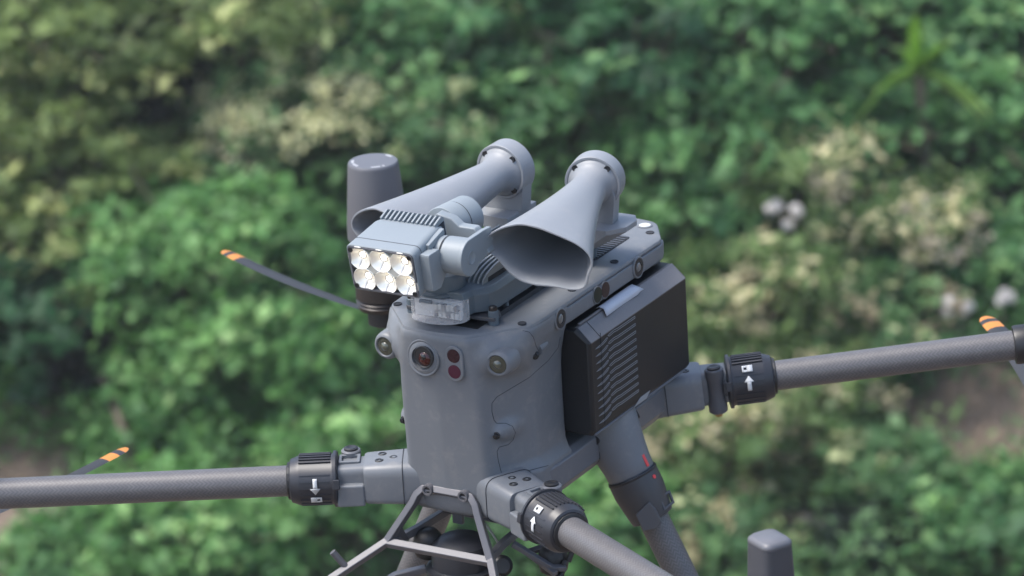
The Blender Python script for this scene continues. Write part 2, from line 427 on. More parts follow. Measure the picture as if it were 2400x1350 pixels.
PLANTS = [
 # name, px, py, rx, rz, kind, label, extra
 ('olive_tree', 120, 70, 1.05, .55, 'olive', 'olive green tree filling the top left corner', dict(cat='tree', n=5200)),
 ('olive_tree', 560, 40, .95, .36, 'olive', 'olive tree spreading above the dark hollow', dict(cat='tree', n=4200, back=1.1)),
 ('olive_tree', 110, 330, .85, .50, 'olive', 'olive tree at the left edge, below the corner tree', dict(cat='tree', n=4200)),
 ('shrub', 300, 400, .62, .34, 'olive', 'yellowish shrub left of the cream blossom shrub', dict(n=2400)),
 ('shrub', 130, 560, .80, .40, 'olive', 'low olive shrub left of the bright green bush', dict(n=3000)),
 ('blossom_shrub', 690, 270, .82, .48, 'sage', 'pale shrub covered in cream blossom, up and left of the horns', dict(n=3400, flowers=48, fcol=(.72, .72, .44))),
 ('shrub', 560, 400, .55, .35, 'sage', 'grey-green shrub just below the cream blossom', dict(n=2200, flowers=14, fcol=(.64, .62, .42))),
 ('bush', 850, 120, .70, .5, 'mid', 'mid green bush right of the dark hollow', dict(n=2800)),
 ('bush', 960, 330, .62, .4, 'sage', 'soft grey-green bush directly behind the horns', dict(n=2600)),
 ('leafy_bush', 470, 640, .95, .62, 'bright', 'large fresh green bush behind the left propeller blade', dict(n=6000)),
 ('leafy_bush', 640, 830, .70, .50, 'bright', 'fresh green bush just left of the drone body', dict(n=3800)),
 ('leafy_bush', 420, 930, .62, .50, 'bright', 'fresh green bush between two blade tips at the left', dict(n=3200)),
 ('bush_or_shade', 90, 800, .66, .62, 'dark', 'dark shaded bush at the left edge above the arm', dict(n=2600, lean=.15)),
 ('leafy_bush', 820, 1130, .62, .48, 'bright', 'green bush behind the front left collar', dict(n=3000)),
 ('leafy_bush', 430, 1260, .80, .42, 'bright', 'bright bush at the bottom, under the left arm', dict(n=3800)),
 ('leafy_bush', 170, 1330, .52, .32, 'mid', 'small green bush at the lower left corner', dict(n=1800)),
 ('dark_tree', 1190, 70, .80, .60, 'dark', 'dark tree at the top, above the horns', dict(cat='tree', n=3200)),
 ('dark_tree', 1480, 190, .80, .62, 'dark', 'dark tree up and right of the right horn', dict(cat='tree', n=3200)),
 ('bush', 1270, 260, .55, .42, 'mid', 'mid green bush between the two horns', dict(n=2200)),
 ('bush', 1740, 90, .85, .52, 'mid', 'rounded green bush at the top, right of centre', dict(n=3600)),
 ('bush', 1660, 290, .78, .46, 'mid', 'wide green bush right of the right horn', dict(n=3400)),
 ('bush', 1960, 330, .70, .45, 'mid', 'green bush below the banana plant', dict(n=3000)),
 ('bush', 2080, 60, .62, .42, 'mid', 'green bush behind the top of the banana plant', dict(n=2600)),
 ('bush_or_shade', 2330, 330, .66, .60, 'mid', 'rounded green bush at the right edge, beside the banana plant', dict(n=2600)),
 ('bush', 2340, 80, .60, .5, 'mid', 'green bush in the top right corner', dict(n=2400)),
 ('bush', 1640, 520, .55, .40, 'mid', 'green bush behind the deck of the drone', dict(n=2200)),
 ('blossom_shrub', 1880, 450, .72, .42, 'straw', 'straw coloured flowering shrub right of the drone', dict(n=3200, flowers=9, fcol=(.55, .50, .36))),
 ('blossom_shrub', 2130, 560, .66, .36, 'straw', 'faded flowering shrub beside the white blossoms', dict(n=2600, flowers=10, fcol=(.56, .50, .40))),
 ('dry_shrub', 1780, 700, .72, .44, 'straw', 'dry yellowish shrub just right of the battery', dict(n=3000, flowers=8, fcol=(.55, .50, .32))),
 ('dry_shrub', 2080, 760, .62, .38, 'sage', 'grey-green shrub above the right arm', dict(n=2400, flowers=6, fcol=(.45, .38, .26))),
 ('bush', 2320, 640, .55, .36, 'mid', 'green bush at the right edge below the white blossoms', dict(n=2200)),
 ('dry_shrub', 1880, 960, .62, .40, 'straw', 'pale shrub under the right arm', dict(n=3000, flowers=6, fcol=(.52, .48, .32))),
 ('dry_shrub', 1680, 1050, .60, .42, 'straw', 'pale shrub right of the landing leg', dict(n=2600, flowers=6, fcol=(.58, .52, .34))),
 ('bush', 2060, 1140, .55, .38, 'sage', 'grey-green bush above the antenna post', dict(n=2600)),
 ('bush_or_shade', 2330, 1240, .60, .40, 'mid', 'green bush in the lower right corner', dict(n=2600)),
 ('bush', 1720, 1290, .52, .36, 'sage', 'grey-green bush left of the antenna post', dict(n=2200, flowers=5, fcol=(.52, .45, .27))),
 ('bush', 1420, 1240, .55, .42, 'bright', 'green bush behind the front right collar', dict(n=2400)),
 ('bush_or_shade', 500, 165, .42, .20, 'deep', 'near-black leaves painting the shaded hollow under the olive tree branches, upper left', dict(n=2600, back=1.3, stem=False)),  # from here on, leaf colour stands in for shade between the bushes
 ('bush_or_shade', 215, 860, .36, .48, 'deep', 'near-black leaves painting the shaded gap left of the fresh green bushes', dict(n=2400, back=1.2, stem=False)),
 ('bush_or_shade', 320, 300, .30, .22, 'deep', 'small patch of near-black leaves painting shade left of the cream blossom', dict(n=1100, back=1.0, stem=False)),
 ('bush_or_shade', 1420, 120, .50, .42, 'deep', 'near-black leaves painting the shaded gap between the two dark trees', dict(n=1500, back=.3, stem=False)),
 ('bush_or_shade', 2330, 430, .42, .34, 'deep', 'near-black leaves painting shade just above the brightest white blossom', dict(n=1300, back=.4, stem=False)),
 ('bush_or_shade', 2010, 1260, .60, .26, 'deep', 'near-black leaves painting a shaded hollow right of the antenna post', dict(n=1500, back=.25, stem=False)),
 ('bush_or_shade', 760, 620, .30, .3, 'deep', 'near-black leaves painting shade just left of the searchlight', dict(n=700, back=.3, stem=False)),
]
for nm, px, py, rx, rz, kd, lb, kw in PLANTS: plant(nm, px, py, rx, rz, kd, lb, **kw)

# white blossom heads standing in the shrubs on the right
for px, py, r, lb in ((1840, 497, .085, 'white blossom head between the straw shrubs, nearest the drone'), (2275, 492, .11, 'brightest white blossom head near the right edge'), (2175, 515, .08, 'pinkish white blossom head left of the brightest one'), (2245, 722, .065, 'small white blossom head just above the right arm'), (2345, 705, .055, 'faint white blossom head at the right edge')):
    s0, t0 = at(px, py); o, d = ray(px, py); c = ground(s0, t0) - np.array(d) * .95
    ds = c[:2] - CAMPOS[:2]; base = ground(float(ds @ G), float(ds @ RT)) - np.array((0, 0, .03))
    w = thing('white_flower', tuple(base), lb, 'flower', 'white blossom heads on the right')
    nn = 190; q = rng.normal(size=(nn, 3)); q /= np.linalg.norm(q, axis=1, keepdims=True)
    hc = rng.normal(size=(4, 3)) * r * .8; hi_ = rng.integers(0, 4, nn)
    pt_ = leaves('petals', c + hc[hi_] + q * r * .55 * rng.uniform(.4, 1, (nn, 1)), q + rng.normal(size=q.shape) * .5, rng.uniform(.03, .055, nn), np.array((.86, .83, .81)) * rng.uniform(.8, 1.1, (nn, 1)), w, asp=.9); pt_['kind'] = 'stuff'
    B().tube([base, (base + c) / 2 + np.array((.02, 0, 0)), c], [.012, .009, .006], 7).build('stalk', 'bark', w, smooth=60)

# banana-like plant with tall leaves
s0, t0 = at(2155, 180); o, d = ray(2155, 180); c = ground(s0, t0) - np.array(d) * 1.25
ds = c[:2] - CAMPOS[:2]; base = ground(float(ds @ G), float(ds @ RT)) - np.array((0, 0, .05))
bp_ = thing('banana_plant', tuple(base), 'tall banana-like plant with bright yellow-green leaves, upper right', 'plant')
B().tube([base, (base + c) / 2 + np.array((.03, 0, 0)), c], [.05, .04, .03], 10).build('stem', 'bark', bp_, smooth=60)
m_, n_, l_, p_ = new_mat('banana_leaf'); tc_ = n_.new('ShaderNodeTexCoord'); nz_ = n_.new('ShaderNodeTexNoise'); nz_.inputs['Scale'].default_value = 12; l_.new(tc_.outputs['Object'], nz_.inputs['Vector'])
mx_ = n_.new('ShaderNodeMix'); mx_.data_type = 'RGBA'; mx_.inputs['A'].default_value = (.30, .52, .14, 1); mx_.inputs['B'].default_value = (.46, .64, .18, 1); l_.new(nz_.outputs['Fac'], mx_.inputs['Factor']); l_.new(mx_.outputs['Result'], p_.inputs['Base Color'])
tl_ = n_.new('ShaderNodeBsdfTranslucent'); l_.new(mx_.outputs['Result'], tl_.inputs['Color']); ms_ = n_.new('ShaderNodeMixShader'); ms_.inputs['Fac'].default_value = .5; l_.new(p_.outputs['BSDF'], ms_.inputs[1]); l_.new(tl_.outputs['BSDF'], ms_.inputs[2]); l_.new(ms_.outputs['Shader'], n_['Material Output'].inputs['Surface'])
for a, L, arch, w in ((95, .62, .10, .10), (70, .50, .25, .09), (178, .50, .55, .09), (150, .40, .45, .08), (8, .46, .60, .08), (-25, .40, .75, .07), (110, .42, .2, .08)):
    rt3 = np.array((RT[0], RT[1], 0)); ups = np.array((0, 0, 1.0)); dr = rt3 * math.cos(rad(a)) + ups * max(.12, math.sin(rad(a))); dr = unit(dr); fw = np.array((-G[0], -G[1], 0))
    sid = unit(np.cross(dr, fw) + fw * .25 * rng.normal()); vs_ = []; K = 10
    for i in range(K + 1):
        t = i / K; cpt = c + dr * L * t - ups * arch * L * t * t - fw * .30 * (1 - t) * L + fw * .34 * t
        ww = w * math.sin(math.pi * min(1, .08 + t * .92)) ** .7 * .5
        vs_ += [cpt - sid * ww + fw * .012, cpt - fw * .012, cpt + sid * ww + fw * .012]
    bb = B(); bb.add(vs_, [(3 * i + j, 3 * i + j + 1, 3 * i + j + 4, 3 * i + j + 3) for i in range(K) for j in (0, 1)])
    lf = bb.build('leaf', m_, bp_, smooth=60); so = lf.modifiers.new('solid', 'SOLIDIFY'); so.thickness = .003

# bare limbs that show between the bushes
for pxs, lift, r, lb in ((((205, 790), (225, 850), (262, 930), (290, 1010)), .75, .035, 'leaning brown trunk in front of the dark gap at the left'), (((-20, 372), (70, 362), (150, 340), (215, 318)), 1.0, .022, 'bare grey branch crossing the olive trees at the left edge')):
    q = []
    for x, y in pxs:
        s0, t0 = at(x, y); o, d = ray(x, y); q.append(ground(s0, t0) - np.array(d) * lift)
    ds = q[-1][:2] - CAMPOS[:2]; g_ = ground(float(ds @ G), float(ds @ RT)) - np.array((0, 0, .04)); q.append(q[-1] * .4 + g_ * .6 + np.array((.05, .02, 0))); q.append(g_)
    w = thing('bare_limb', tuple(g_), lb, 'branch')
    B().tube(q, [r * (.5 + .6 * i / len(q)) for i in range(len(q))], 9).build('wood', 'bark', w, smooth=60)
    B().tube([q[1], q[1] + np.array((RT[0] * .18, RT[1] * .18, .16)), q[1] + np.array((RT[0] * .3, RT[1] * .3, .4))], [r * .4, r * .3, r * .15], 7).build('twig', 'bark', w, smooth=60)

# undergrowth carpeting the whole slope, beyond the frame as well
def undergrowth():
    bare = [(at(2310, 995), .6, .42), (at(10, 1290), .55, .5), (at(2050, 1300), .45, .2)]
    nc = 7600
    s = rng.uniform(24.0, 33.5, nc); t = rng.uniform(-4.6, 4.6, nc)
    keep = np.ones(nc, bool)
    for (bs, bt), a, b_ in bare: keep &= ((t - bt) / a) ** 2 + ((s - bs) / b_) ** 2 > rng.uniform(.8, 1.2, nc)
    s, t = s[keep], t[keep]; lift = rng.gamma(2.0, .10, len(s)); sp = np.stack([s, t], 1); n_near = len(s)
    # mounds of brush to either side, above and below the part in view
    ms = rng.uniform(20.5, 48, 900); mt = rng.uniform(-22, 22, 900)
    out = ~((np.abs(mt) < 5.3) & (ms > 23.2) & (ms < 34.2)); ms, mt = ms[out], mt[out]
    kk = np.repeat(np.arange(len(ms)), 28); r = rng.uniform(.55, 1.25, len(ms))[kk]
    a = rng.uniform(0, 6.283, len(kk)); q = np.sqrt(rng.uniform(0, 1, len(kk)))
    s2 = ms[kk] + np.cos(a) * q * r; t2 = mt[kk] + np.sin(a) * q * r; l2 = np.sqrt(np.maximum(0, 1 - q * q)) * r * .75 * rng.uniform(.5, 1.05, len(kk)) + .05
    s = np.concatenate([s, s2]); t = np.concatenate([t, t2]); lift = np.concatenate([lift, l2]); sp = np.concatenate([sp, np.stack([ms[kk], mt[kk]], 1)])
    far = np.arange(len(s)) >= n_near
    c = np.stack([CAMPOS[0] + G[0] * s + RT[0] * t, CAMPOS[1] + G[1] * s + RT[1] * t, hfun(s, t) + lift], 1)
    per = np.where(far, 17, 26); k = np.repeat(np.arange(len(s)), per)
    P = c[k] + rng.normal(size=(len(k), 3)) * np.where(far, .17, .10)[k][:, None] * np.array((1, 1, .8))
    # species patches over the slope
    f1 = np.sin(sp[:, 1] * 1.1 + sp[:, 0] * .7 + .5) + np.sin(sp[:, 1] * .45 - sp[:, 0] * .9 + 2); f2 = np.where(far, 2.2 * np.sin(sp[:, 1] * .8 + sp[:, 0] * 1.3), sp[:, 1] / 3.2) + .5 * np.sin(sp[:, 0] * 1.7 + sp[:, 1] * .8)
    lo = np.zeros((len(s), 3)); hi = np.zeros((len(s), 3))
    for m_, kd in (((f2 <= .2) & (f1 > .2), 'bright'), ((f2 <= .2) & (f1 <= .2), 'mid'), ((f2 > .2) & (f1 > .3), 'sage'), ((f2 > .2) & (f1 <= .3) & (f1 > -.6), 'straw'), ((f2 > .2) & (f1 <= -.6), 'mid')):
        lo[m_] = GREEN[kd][0]; hi[m_] = GREEN[kd][1]
    up_ = (s > 28.6) & (f1 < .4); lo[up_] = GREEN['mid'][0]; hi[up_] = GREEN['mid'][1]
    C = lo[k] + (hi - lo)[k] * (rng.uniform(0, 1, len(s))[k] * .6 + rng.uniform(0, 1, len(k)) * .4)[:, None]
    N = rng.normal(size=P.shape) * .6 + np.array((-G[0] * .3, -G[1] * .3, .8))
    size = np.where(far, .15, .075)[k] * rng.uniform(.6, 1.4, len(k))
    tag(leaves('undergrowth', P, N, size, C), 'mixed green undergrowth covering the slope', 'undergrowth', kind='stuff')
undergrowth()
#VEG>>

# =================================================================== THE DRONE
DR = thing('drone', (0, .16, -.24), 'grey quadcopter drone with carbon arms and black side battery, flying in front of the bushes', 'drone')

# ---- front shell -----------------------------------------------------------
# z, front corner (x, y), side corner (x, y), back y
SEC = [(.0, .041, -.0545, .094, .001), (-.003, .0435, -.057, .0975, -.001), (-.008, .0445, -.0585, .0985, -.001), (-.02, .046, -.0585, .097, .001), (-.04, .049, -.0575, .0910, .004),
       (-.058, .0515, -.056, .087, .010), (-.075, .0530, -.0548, .0855, .016), (-.10, .0540, -.0535, .085, .020), (-.15, .0545, -.0510, .085, .022),
       (-.172, .0548, -.0498, .0855, .021), (-.180, .055, -.0493, .0885, .018), (-.187, .0555, -.049, .0925, .015), (-.205, .056, -.048, .0935, .014), (-.222, .056, -.046, .0935, .014), (-.231, .054, -.043, .088, .018), (-.236, .048, -.036, .079, .024)]
def sec_at(z):
    zs = [s[0] for s in SEC][::-1]
    return [float(np.interp(z, zs, [s[k] for s in SEC][::-1])) for k in range(1, 5)]
def shell_loop(z, N=150):
    fx, fy, sx, sy = sec_at(z)
    c = [(0, fy - .004, 0), (fx, fy, .013), (sx, sy, .022), (sx, .086, .004), (0, .086, 0), (-sx, .086, .004), (-sx, sy, .022), (-fx, fy, .013)]
    pts = np.array(rpoly(c, 10)); 
    q = np.vstack([pts, pts[:1]]); L = np.concatenate([[0], np.cumsum(np.linalg.norm(np.diff(q, axis=0), axis=1))])
    t = np.linspace(0, L[-1], N, endpoint=False)
    return np.stack([np.interp(t, L, q[:, 0]), np.interp(t, L, q[:, 1])], 1)
def bumps(p):
    x, y, z = p; dy = 0; dx = 0
    for sgn in (-1, 1):
        # forward sensor pods
        d = math.hypot((x - sgn * .0765) / .021, (z + .031) / .024)
        k = math.exp(-d ** 4) * max(0, min(1, (.03 - y) / .03))
        dy -= .013 * k; dx += sgn * .003 * k
        # bolt mounds on the lower front corners
        ex = (x - sgn * .0675) / .012; ez = (z + .1255) / .0115; ey = (y + .016) / .022; d2 = math.sqrt(ex * ex + ez * ez + ey * ey)
        k = math.exp(-d2 ** 3); dy -= .011 * k; dx += sgn * .0035 * k
        # latch mounds at the rear of the head
    return (x + dx, y + dy, z)
b = B(); loops = []
for z in np.concatenate([[0, -.0012, -.003, -.0055, -.008], np.linspace(-.012, -.235, 80), [-.236]]):
    loops.append([bumps((x, y, z)) for x, y in shell_loop(float(z))])
b.loft(loops)
shell = b.build('front_shell', 'shell', DR, smooth=50)
shell_bvh = BVHTree.FromPolygons([Vector(v) for v in b.v], [f for f in b.f])

def on_shell(px, py, off=0.0004, bvh=None):
    o, d = ray(px, py); hit = (bvh or shell_bvh).ray_cast(o, d)
    return None if hit[0] is None else (np.array(hit[0]) + np.array(hit[1]) * (off if hit[1].dot(d) < 0 else -off), np.array(hit[1] if hit[1].dot(d) < 0 else -hit[1]))
def seam(pts, parent, r=.00045, name='panel_seam', bvh=None):
    q = []
    for (a, b_) in zip(pts[:-1], pts[1:]):
        k = max(2, int(math.hypot(b_[0] - a[0], b_[1] - a[1]) / 6))
        for t in np.linspace(0, 1, k, endpoint=False): q.append((a[0] + (b_[0] - a[0]) * t, a[1] + (b_[1] - a[1]) * t))
    q.append(pts[-1]); w = [on_shell(x, y, -.0001, bvh) for x, y in q]; w = [k[0] for k in w if k]
    if len(w) > 2: return B().tube(w, r, 6).build(name, 'groove', parent)
seam([(1313, 790), (1308, 815), (1285, 845), (1240, 885), (1165, 930), (1153, 945), (1153, 965), (1158, 985), (1164, 992), (1185, 992), (1201, 999), (1208, 1014), (1203, 1030), (1192, 1042), (1170, 1048), (1165, 1058), (1168, 1080), (1178, 1119), (1285, 1091)], shell)
seam([(1225, 775), (1240, 778), (1250, 790), (1256, 810), (1262, 822)], shell)

# ---- deck (top cover) -------------------------------------------------------
def deck_outline(o=0.0):
    o = o + .0014
    h = [(0, -.0615 + o), (.0435 - o * .4, -.0575 + o), (.0975 - o, .0 + o * .4), (.0995 - o, .03), (.0995 - o, .318 - o * .4), (.064 - o * .5, .372 - o), (0, .380 - o)]
    c = [(h[0][0], h[0][1], 0), (*h[1], .018), (*h[2], .02), (*h[3], .01), (*h[4], .016), (*h[5], .03), (h[6][0], h[6][1], 0)]
    c += [(-x, y, r) for x, y, r in reversed(c[1:-1])]
    return rpoly(c, 8)
b = B()
b.loft([[(x, y, z) for x, y in deck_outline(o)] for z, o in ((-.0045, .0012), (-.0015, .0), (.0012, .0012), (.0024, .0040), (.003, .010), (.0032, .018))])
deck = b.build('deck', 'shell', DR, smooth=40)
# lens rails hanging from the deck's long sides, and the tail wall
for sx in (1, -1):
    b = B()
    L = lambda y, k: [(sx * x, y, z) for x, z in ((.070, -.0048), (.0985 * k, -.0048), (.0995 * k, -.008), (.0990 * k, -.0235), (.0960 * k, -.0262), (.070, -.0262))]
    b.loft([L(.072, .965), L(.078, .99), L(.09, 1), L(.30, 1), L(.318, .995), L(.332, .93)])
    rail = b.build('lens_rail', 'shell', DR, smooth=30, bevel=.0012)
    for y, big in ((.0655, 1), (.161, 0), (.253, 1)):
        if y < .07: xx = .0978
        else: xx = .0995
        if big:
            h = (sx, 0, .05)
            ring = B().lathe([(.0135, -.004), (.0135, .0008), (.0125, .0016), (.0115, .0016), (.0108, .0002)], (sx * xx, y, -.0128), h, 30).build('side_lens', 'shell', rail, smooth=30)
            B().lathe([(.0112, 0), (.0112, .0010), (.0066, .0014), (.0062, .0)], (sx * (xx + .0002), y, -.0128), h, 30).build('lens_ring', 'black', rail)
            B().lathe([(.0064, 0), (.0060, .0010), (.004, .0018), (.0, .0022)], (sx * (xx + .0002), y, -.0128), h, 26).build('lens_glass', 'lens_side', rail, smooth=60)
        else:
            for dy, mt in ((-.0095, 'filter_green'), (.0095, 'filter_brown')):
                B().lathe([(.0108, -.003), (.0108, .0008), (.0098, .001)], (sx * xx, y + dy, -.0128), (sx, 0, .05), 28).build('filter_rim', 'shell', rail)
                B().lathe([(.0096, 0), (.0096, .0013), (0, .0015)], (sx * xx, y + dy, -.0128), (sx, 0, .05), 28).build('filter_glass', mt, rail)
b = B().loft([[(x * k, y, z) for x, y in [(.0985, .30), (.0985, .318), (.064, .3705), (-.064, .3705), (-.0985, .318), (-.0985, .30)]] for z, k in ((-.0048, 1), (-.02, 1), (-.03, .96))])
b.build('tail_wall', 'shell', DR, smooth=30, bevel=.004, seg=3)
# deck screws
for sx in (-1, 1):
    for y in (0, .118, .2215, .328):
        x = .085 if y < .3 else .076
        s_ = B().lathe([(.0052, -.001), (.0052, .0009), (.0042, .0010), (.0036, .0003)], (sx * x, y, .0032), (0, 0, 1), 20).build('deck_screw', 'groove', deck)
        B().lathe([(.0036, 0), (.0036, .0005), (.002, .0002)], (sx * x, y, .0032), (0, 0, 1), 6).build('screw_socket', 'bolt', s_) if False else None
B().lathe([(.0095, 0), (.0095, .0006), (.0085, .0010)], (.058, .348, .0032), (0, 0, 1), 30).build('button_rim', 'shell', deck)
B().lathe([(.0072, 0), (.0072, .0012), (0, .0018)], (.058, .348, .0032), (0, 0, 1), 30).build('power_button', 'button', deck)
# cooling vents in the deck: a dark trough with slats
for sx in (1, -1):
    tr = B().prism(rpoly([(.0, 0, .004), (.034, 0, .006), (.034, .09, .006), (.0, .09, .004)], 4), (.028 if sx > 0 else -.062, .215, .0033), (1, 0, 0), (0, 1, 0), (0, 0, 1), 0, .0006).build('vent', 'groove', deck)
    for k in range(13):
        B().box((sx * .045, .219 + k * .0068, .0042), (.032, .0028, .0012)).build('vent_slat', 'antenna', tr)
# black opening under the payload
B().prism([(-.004, -.036), (.046, -.036), (.046, -.012), (.010, -.012)], (0, 0, .0033), (1, 0, 0), (0, 1, 0), (0, 0, 1), 0, .0005).build('port_opening', 'bay', deck)

# ---- forward sensors ------------------------------------------------------------
def facing(px, py, n_mix=.5):
    p, n = on_shell(px, py, 0.0); return p, unit(unit(n) * n_mix + np.array((0, -1, .0)) * (1 - n_mix))
for sx in (-1, 1):
    o = np.array((sx * .0765, -.0440, -.0325)); ax = unit((sx * .10, -1, -.02))
    pod = B().lathe([(.0185, -.022), (.0175, -.006), (.0165, .000), (.0145, .0034), (.0122, .0038), (.0110, .0015)], o, ax, 32).build('sensor_pod', 'shell', DR, smooth=60)
    B().lathe([(.0112, .0), (.0108, .0026), (.008, .003)], o, ax, 28).build('sensor_lens', 'lens', pod)
    B().lathe([(.0055, .003), (.005, .0040), (.0, .0052)], o, ax, 24).build('inner_lens', 'lens_mid', pod, smooth=60)
o, ax = on_shell(993, 838, 0)[0], unit((-.06, -1, .05)); o = o - ax * .002
ring = B().lathe([(.0225, -.006), (.0225, .0034), (.0215, .0042), (.0195, .0036), (.0165, .0058), (.0142, .0060), (.0138, .002)], o, ax, 40).build('camera_ring', 'shell', DR, smooth=40)
o2 = o + np.array((.0035, 0, .0025))
B().lathe([(.0138, 0), (.0136, .0072), (.0126, .0078), (.0116, .0070)], o2, ax, 36).build('camera_barrel', 'black', ring)
B().lathe([(.0122, .0), (.0118, .0062), (.0088, .0066)], o2, ax, 32).build('camera_glass', 'lens_black', ring)
B().lathe([(.0088, .006), (.008, .0078), (.004, .0090), (0, .0094)], o2 + np.array((.001, 0, -.0022)), ax, 32).build('camera_lens', 'lens_red', ring, smooth=60)
B().lathe([(.0036, .0088), (.003, .0096), (0, .0100)], o2 + np.array((.0006, 0, .0004)), ax, 20).build('camera_pupil', 'lens_black', ring, smooth=60)
p0, n0 = on_shell(1067, 851, 0); ax = unit((.02, -1, 0))
uu = np.array((1, 0, 0)); vv = np.array((0, 0, 1))
st = [(.0118 * math.cos(a), .0102 + .0118 * math.sin(a)) for a in np.linspace(0, math.pi, 14)] + [(.0118 * math.cos(a), -.0102 + .0118 * math.sin(a)) for a in np.linspace(math.pi, 2 * math.pi, 14)]
rs = B().prism(st, p0, uu, vv, ax, -.008, .0028).build('range_sensor', 'shell', DR, smooth=30, bevel=.0012)
for dz, mt in ((.0098, 'purple_dark'), (-.0098, 'purple')):
    B().lathe([(.0084, 0), (.0084, .0034), (0, .0036)], p0 + np.array((0, 0, dz)), ax, 28).build('range_window', mt, rs)
# hex bolts on front and side
def hexbolt(p, ax, parent, r=.0052, L=.006):
    k = B().lathe([(r, 0), (r, L * .5), (r * .8, L * .7)], p, ax, 18).build('bolt', 'black', parent)
    B().lathe([(r * .62, L * .6), (r * .58, L * 1.15), (r * .3, L * 1.2)], p, ax, 6, ).build('bolt_socket', 'bolt', parent, smooth=10)
for sx in (-1, 1): hexbolt(np.array((sx * .0625, -.0350, -.1270)), unit((sx * .3, -1, 0)), shell)
pp_ = on_shell(1256, 832, -.001)
if pp_: hexbolt(pp_[0], unit((.3, -.95, 0)), shell)
a_ = on_shell(1262, 822, 0); b_ = on_shell(1281, 808, 0)
if a_ and b_: B().tube([a_[0] - unit(a_[1]) * .003, b_[0] - unit(b_[1]) * .003], [.0075, .0055], 18).build('latch_mound', 'shell', shell, smooth=60)

# ---- bay core, lower hull, tail ----------------------------------------------------
B().box((0, .2075, -.105), (.130, .243, .154)).build('battery_bay', 'bay', DR, smooth=0)
b = B()
def LH(y, k=1, dz=0): return [(x * k, y, z + dz) for x, z in ((.086, -.1865), (.0955, -.1925), (.0955, -.222), (.083, -.2375), (-.083, -.2375), (-.0955, -.222), (-.0955, -.1925), (-.086, -.1865))]
b.loft([LH(-.036, .60), LH(-.02, .745), LH(.0, .875), LH(.02, .955), LH(.04, .992), LH(.06), LH(.30), LH(.325, .98), LH(.352, .80, .002)])
hull = b.build('lower_hull', 'shell_dark', DR, smooth=30, bevel=.002)
for sx in (1, -1):
    B().box((sx * .0948, .233, -.207), (.0024, .0006, .031)).build('panel_seam', 'groove', hull)
    B().box((sx * .0948, .144, -.207), (.0024, .0006, .031)).build('panel_seam', 'groove', hull)
b = B().loft([[(x * k, y, z) for x, y in [(.088, .325), (.088, .335), (.058, .366), (-.058, .366), (-.088, .335), (-.088, .325)]] for z, k in ((-.03, .97), (-.19, .98))])
b.build('tail_block', 'shell_dark', DR, smooth=30, bevel=.004, seg=3)
B().box((0, .07, -.2385), (.05, .18, .012)).build('belly_plate', 'shell_dark', DR, bevel=.003)

# ---- batteries -----------------------------------------------------------------------
for sx in (1, -1):
    def BL(y, k=0.0): return [(sx * x, y, z) for x, z in ((.070, -.034), (.1065 - k, -.0325 - k), (.1235 - k, -.0495), (.1235 - k, -.162 + k), (.119 - k, -.168 + k), (.070, -.168 + k))]
    bat = B().loft([BL(.0865, .004), BL(.0885, .001), BL(.0905), BL(.326), BL(.332, .003), BL(.334, .007)]).build('battery', 'battery', DR, smooth=25, bevel=.0015)
    # grey upper bevel strip
    tp = B().loft([[(sx * x, y, z) for x, z in ((.096, -.0335), (.1064, -.0320), (.1241, -.0488), (.1236, -.0505), (.096, -.045))] for y in (.0906, .3265)]).build('battery_cap', 'battery_top', bat, smooth=25, bevel=.0012)
    B().box((sx * .1153, .112, -.0402), (.0006, .0007, .024), Matrix.Rotation(sx * -rad(46.5), 3, 'Y')).build('cap_seam', 'groove', bat)
    B().box((sx * .1035, .128, -.0306), (.003, .060, .0025)).build('release_bar', 'battery_top', bat, bevel=.0006)
    # cooling fin outlines on the outer face
    xf = .1236
    for k in range(11):
        z0 = -.0585 - k * .0095
        y0, y1 = .1015, .1275
        left = [(y0 - .002, z0 - .0012), (y0 + .008, z0 - .0020), (y0 + .016, z0 - .0014), (y1 - .002, z0 + .0002), (y1 + .002, z0 + .0026), (y1 - .001, z0 + .0032), (y1 - .007, z0 + .0014), (y0 + .012, z0 + .0000), (y0 + .005, z0 - .0004)]
        ya, yb = .1305, .197
        right = [(ya, z0 + .0046), (ya + .003, z0 + .0030), (ya + .014, z0 + .0042), (ya + .022, z0 + .0034), (yb, z0 + .0034), (yb, z0 + .0058), (ya + .024, z0 + .0058), (ya + .014, z0 + .0068), (ya + .003, z0 + .0056)]
        for shp in (left, right):
            B().sweep([(sx * (xf + .0001), y, z) for y, z in shp], .00055, .0006, (1, 0, 0), closed=True).build('fin_outline', 'line', bat, smooth=0)
    B().box((sx * .1238, .1125, -.1025), (.0006, .0006, .118)).build('face_seam', 'groove', bat)
    B().prism([(.185, -.1655), (.215, -.1655), (.225, -.1590), (.201, -.1590)], (sx * .1236, 0, 0), (0, 1, 0), (0, 0, 1), (sx, 0, 0), 0, .0006).build('scuff_mark', 'line', bat)
    B().box((sx * .1185, .205, -.1655), (.008, .225, .003), Matrix.Rotation(sx * rad(40), 3, 'Y')).build('lower_edge', 'antenna_grey', bat, bevel=.0006)
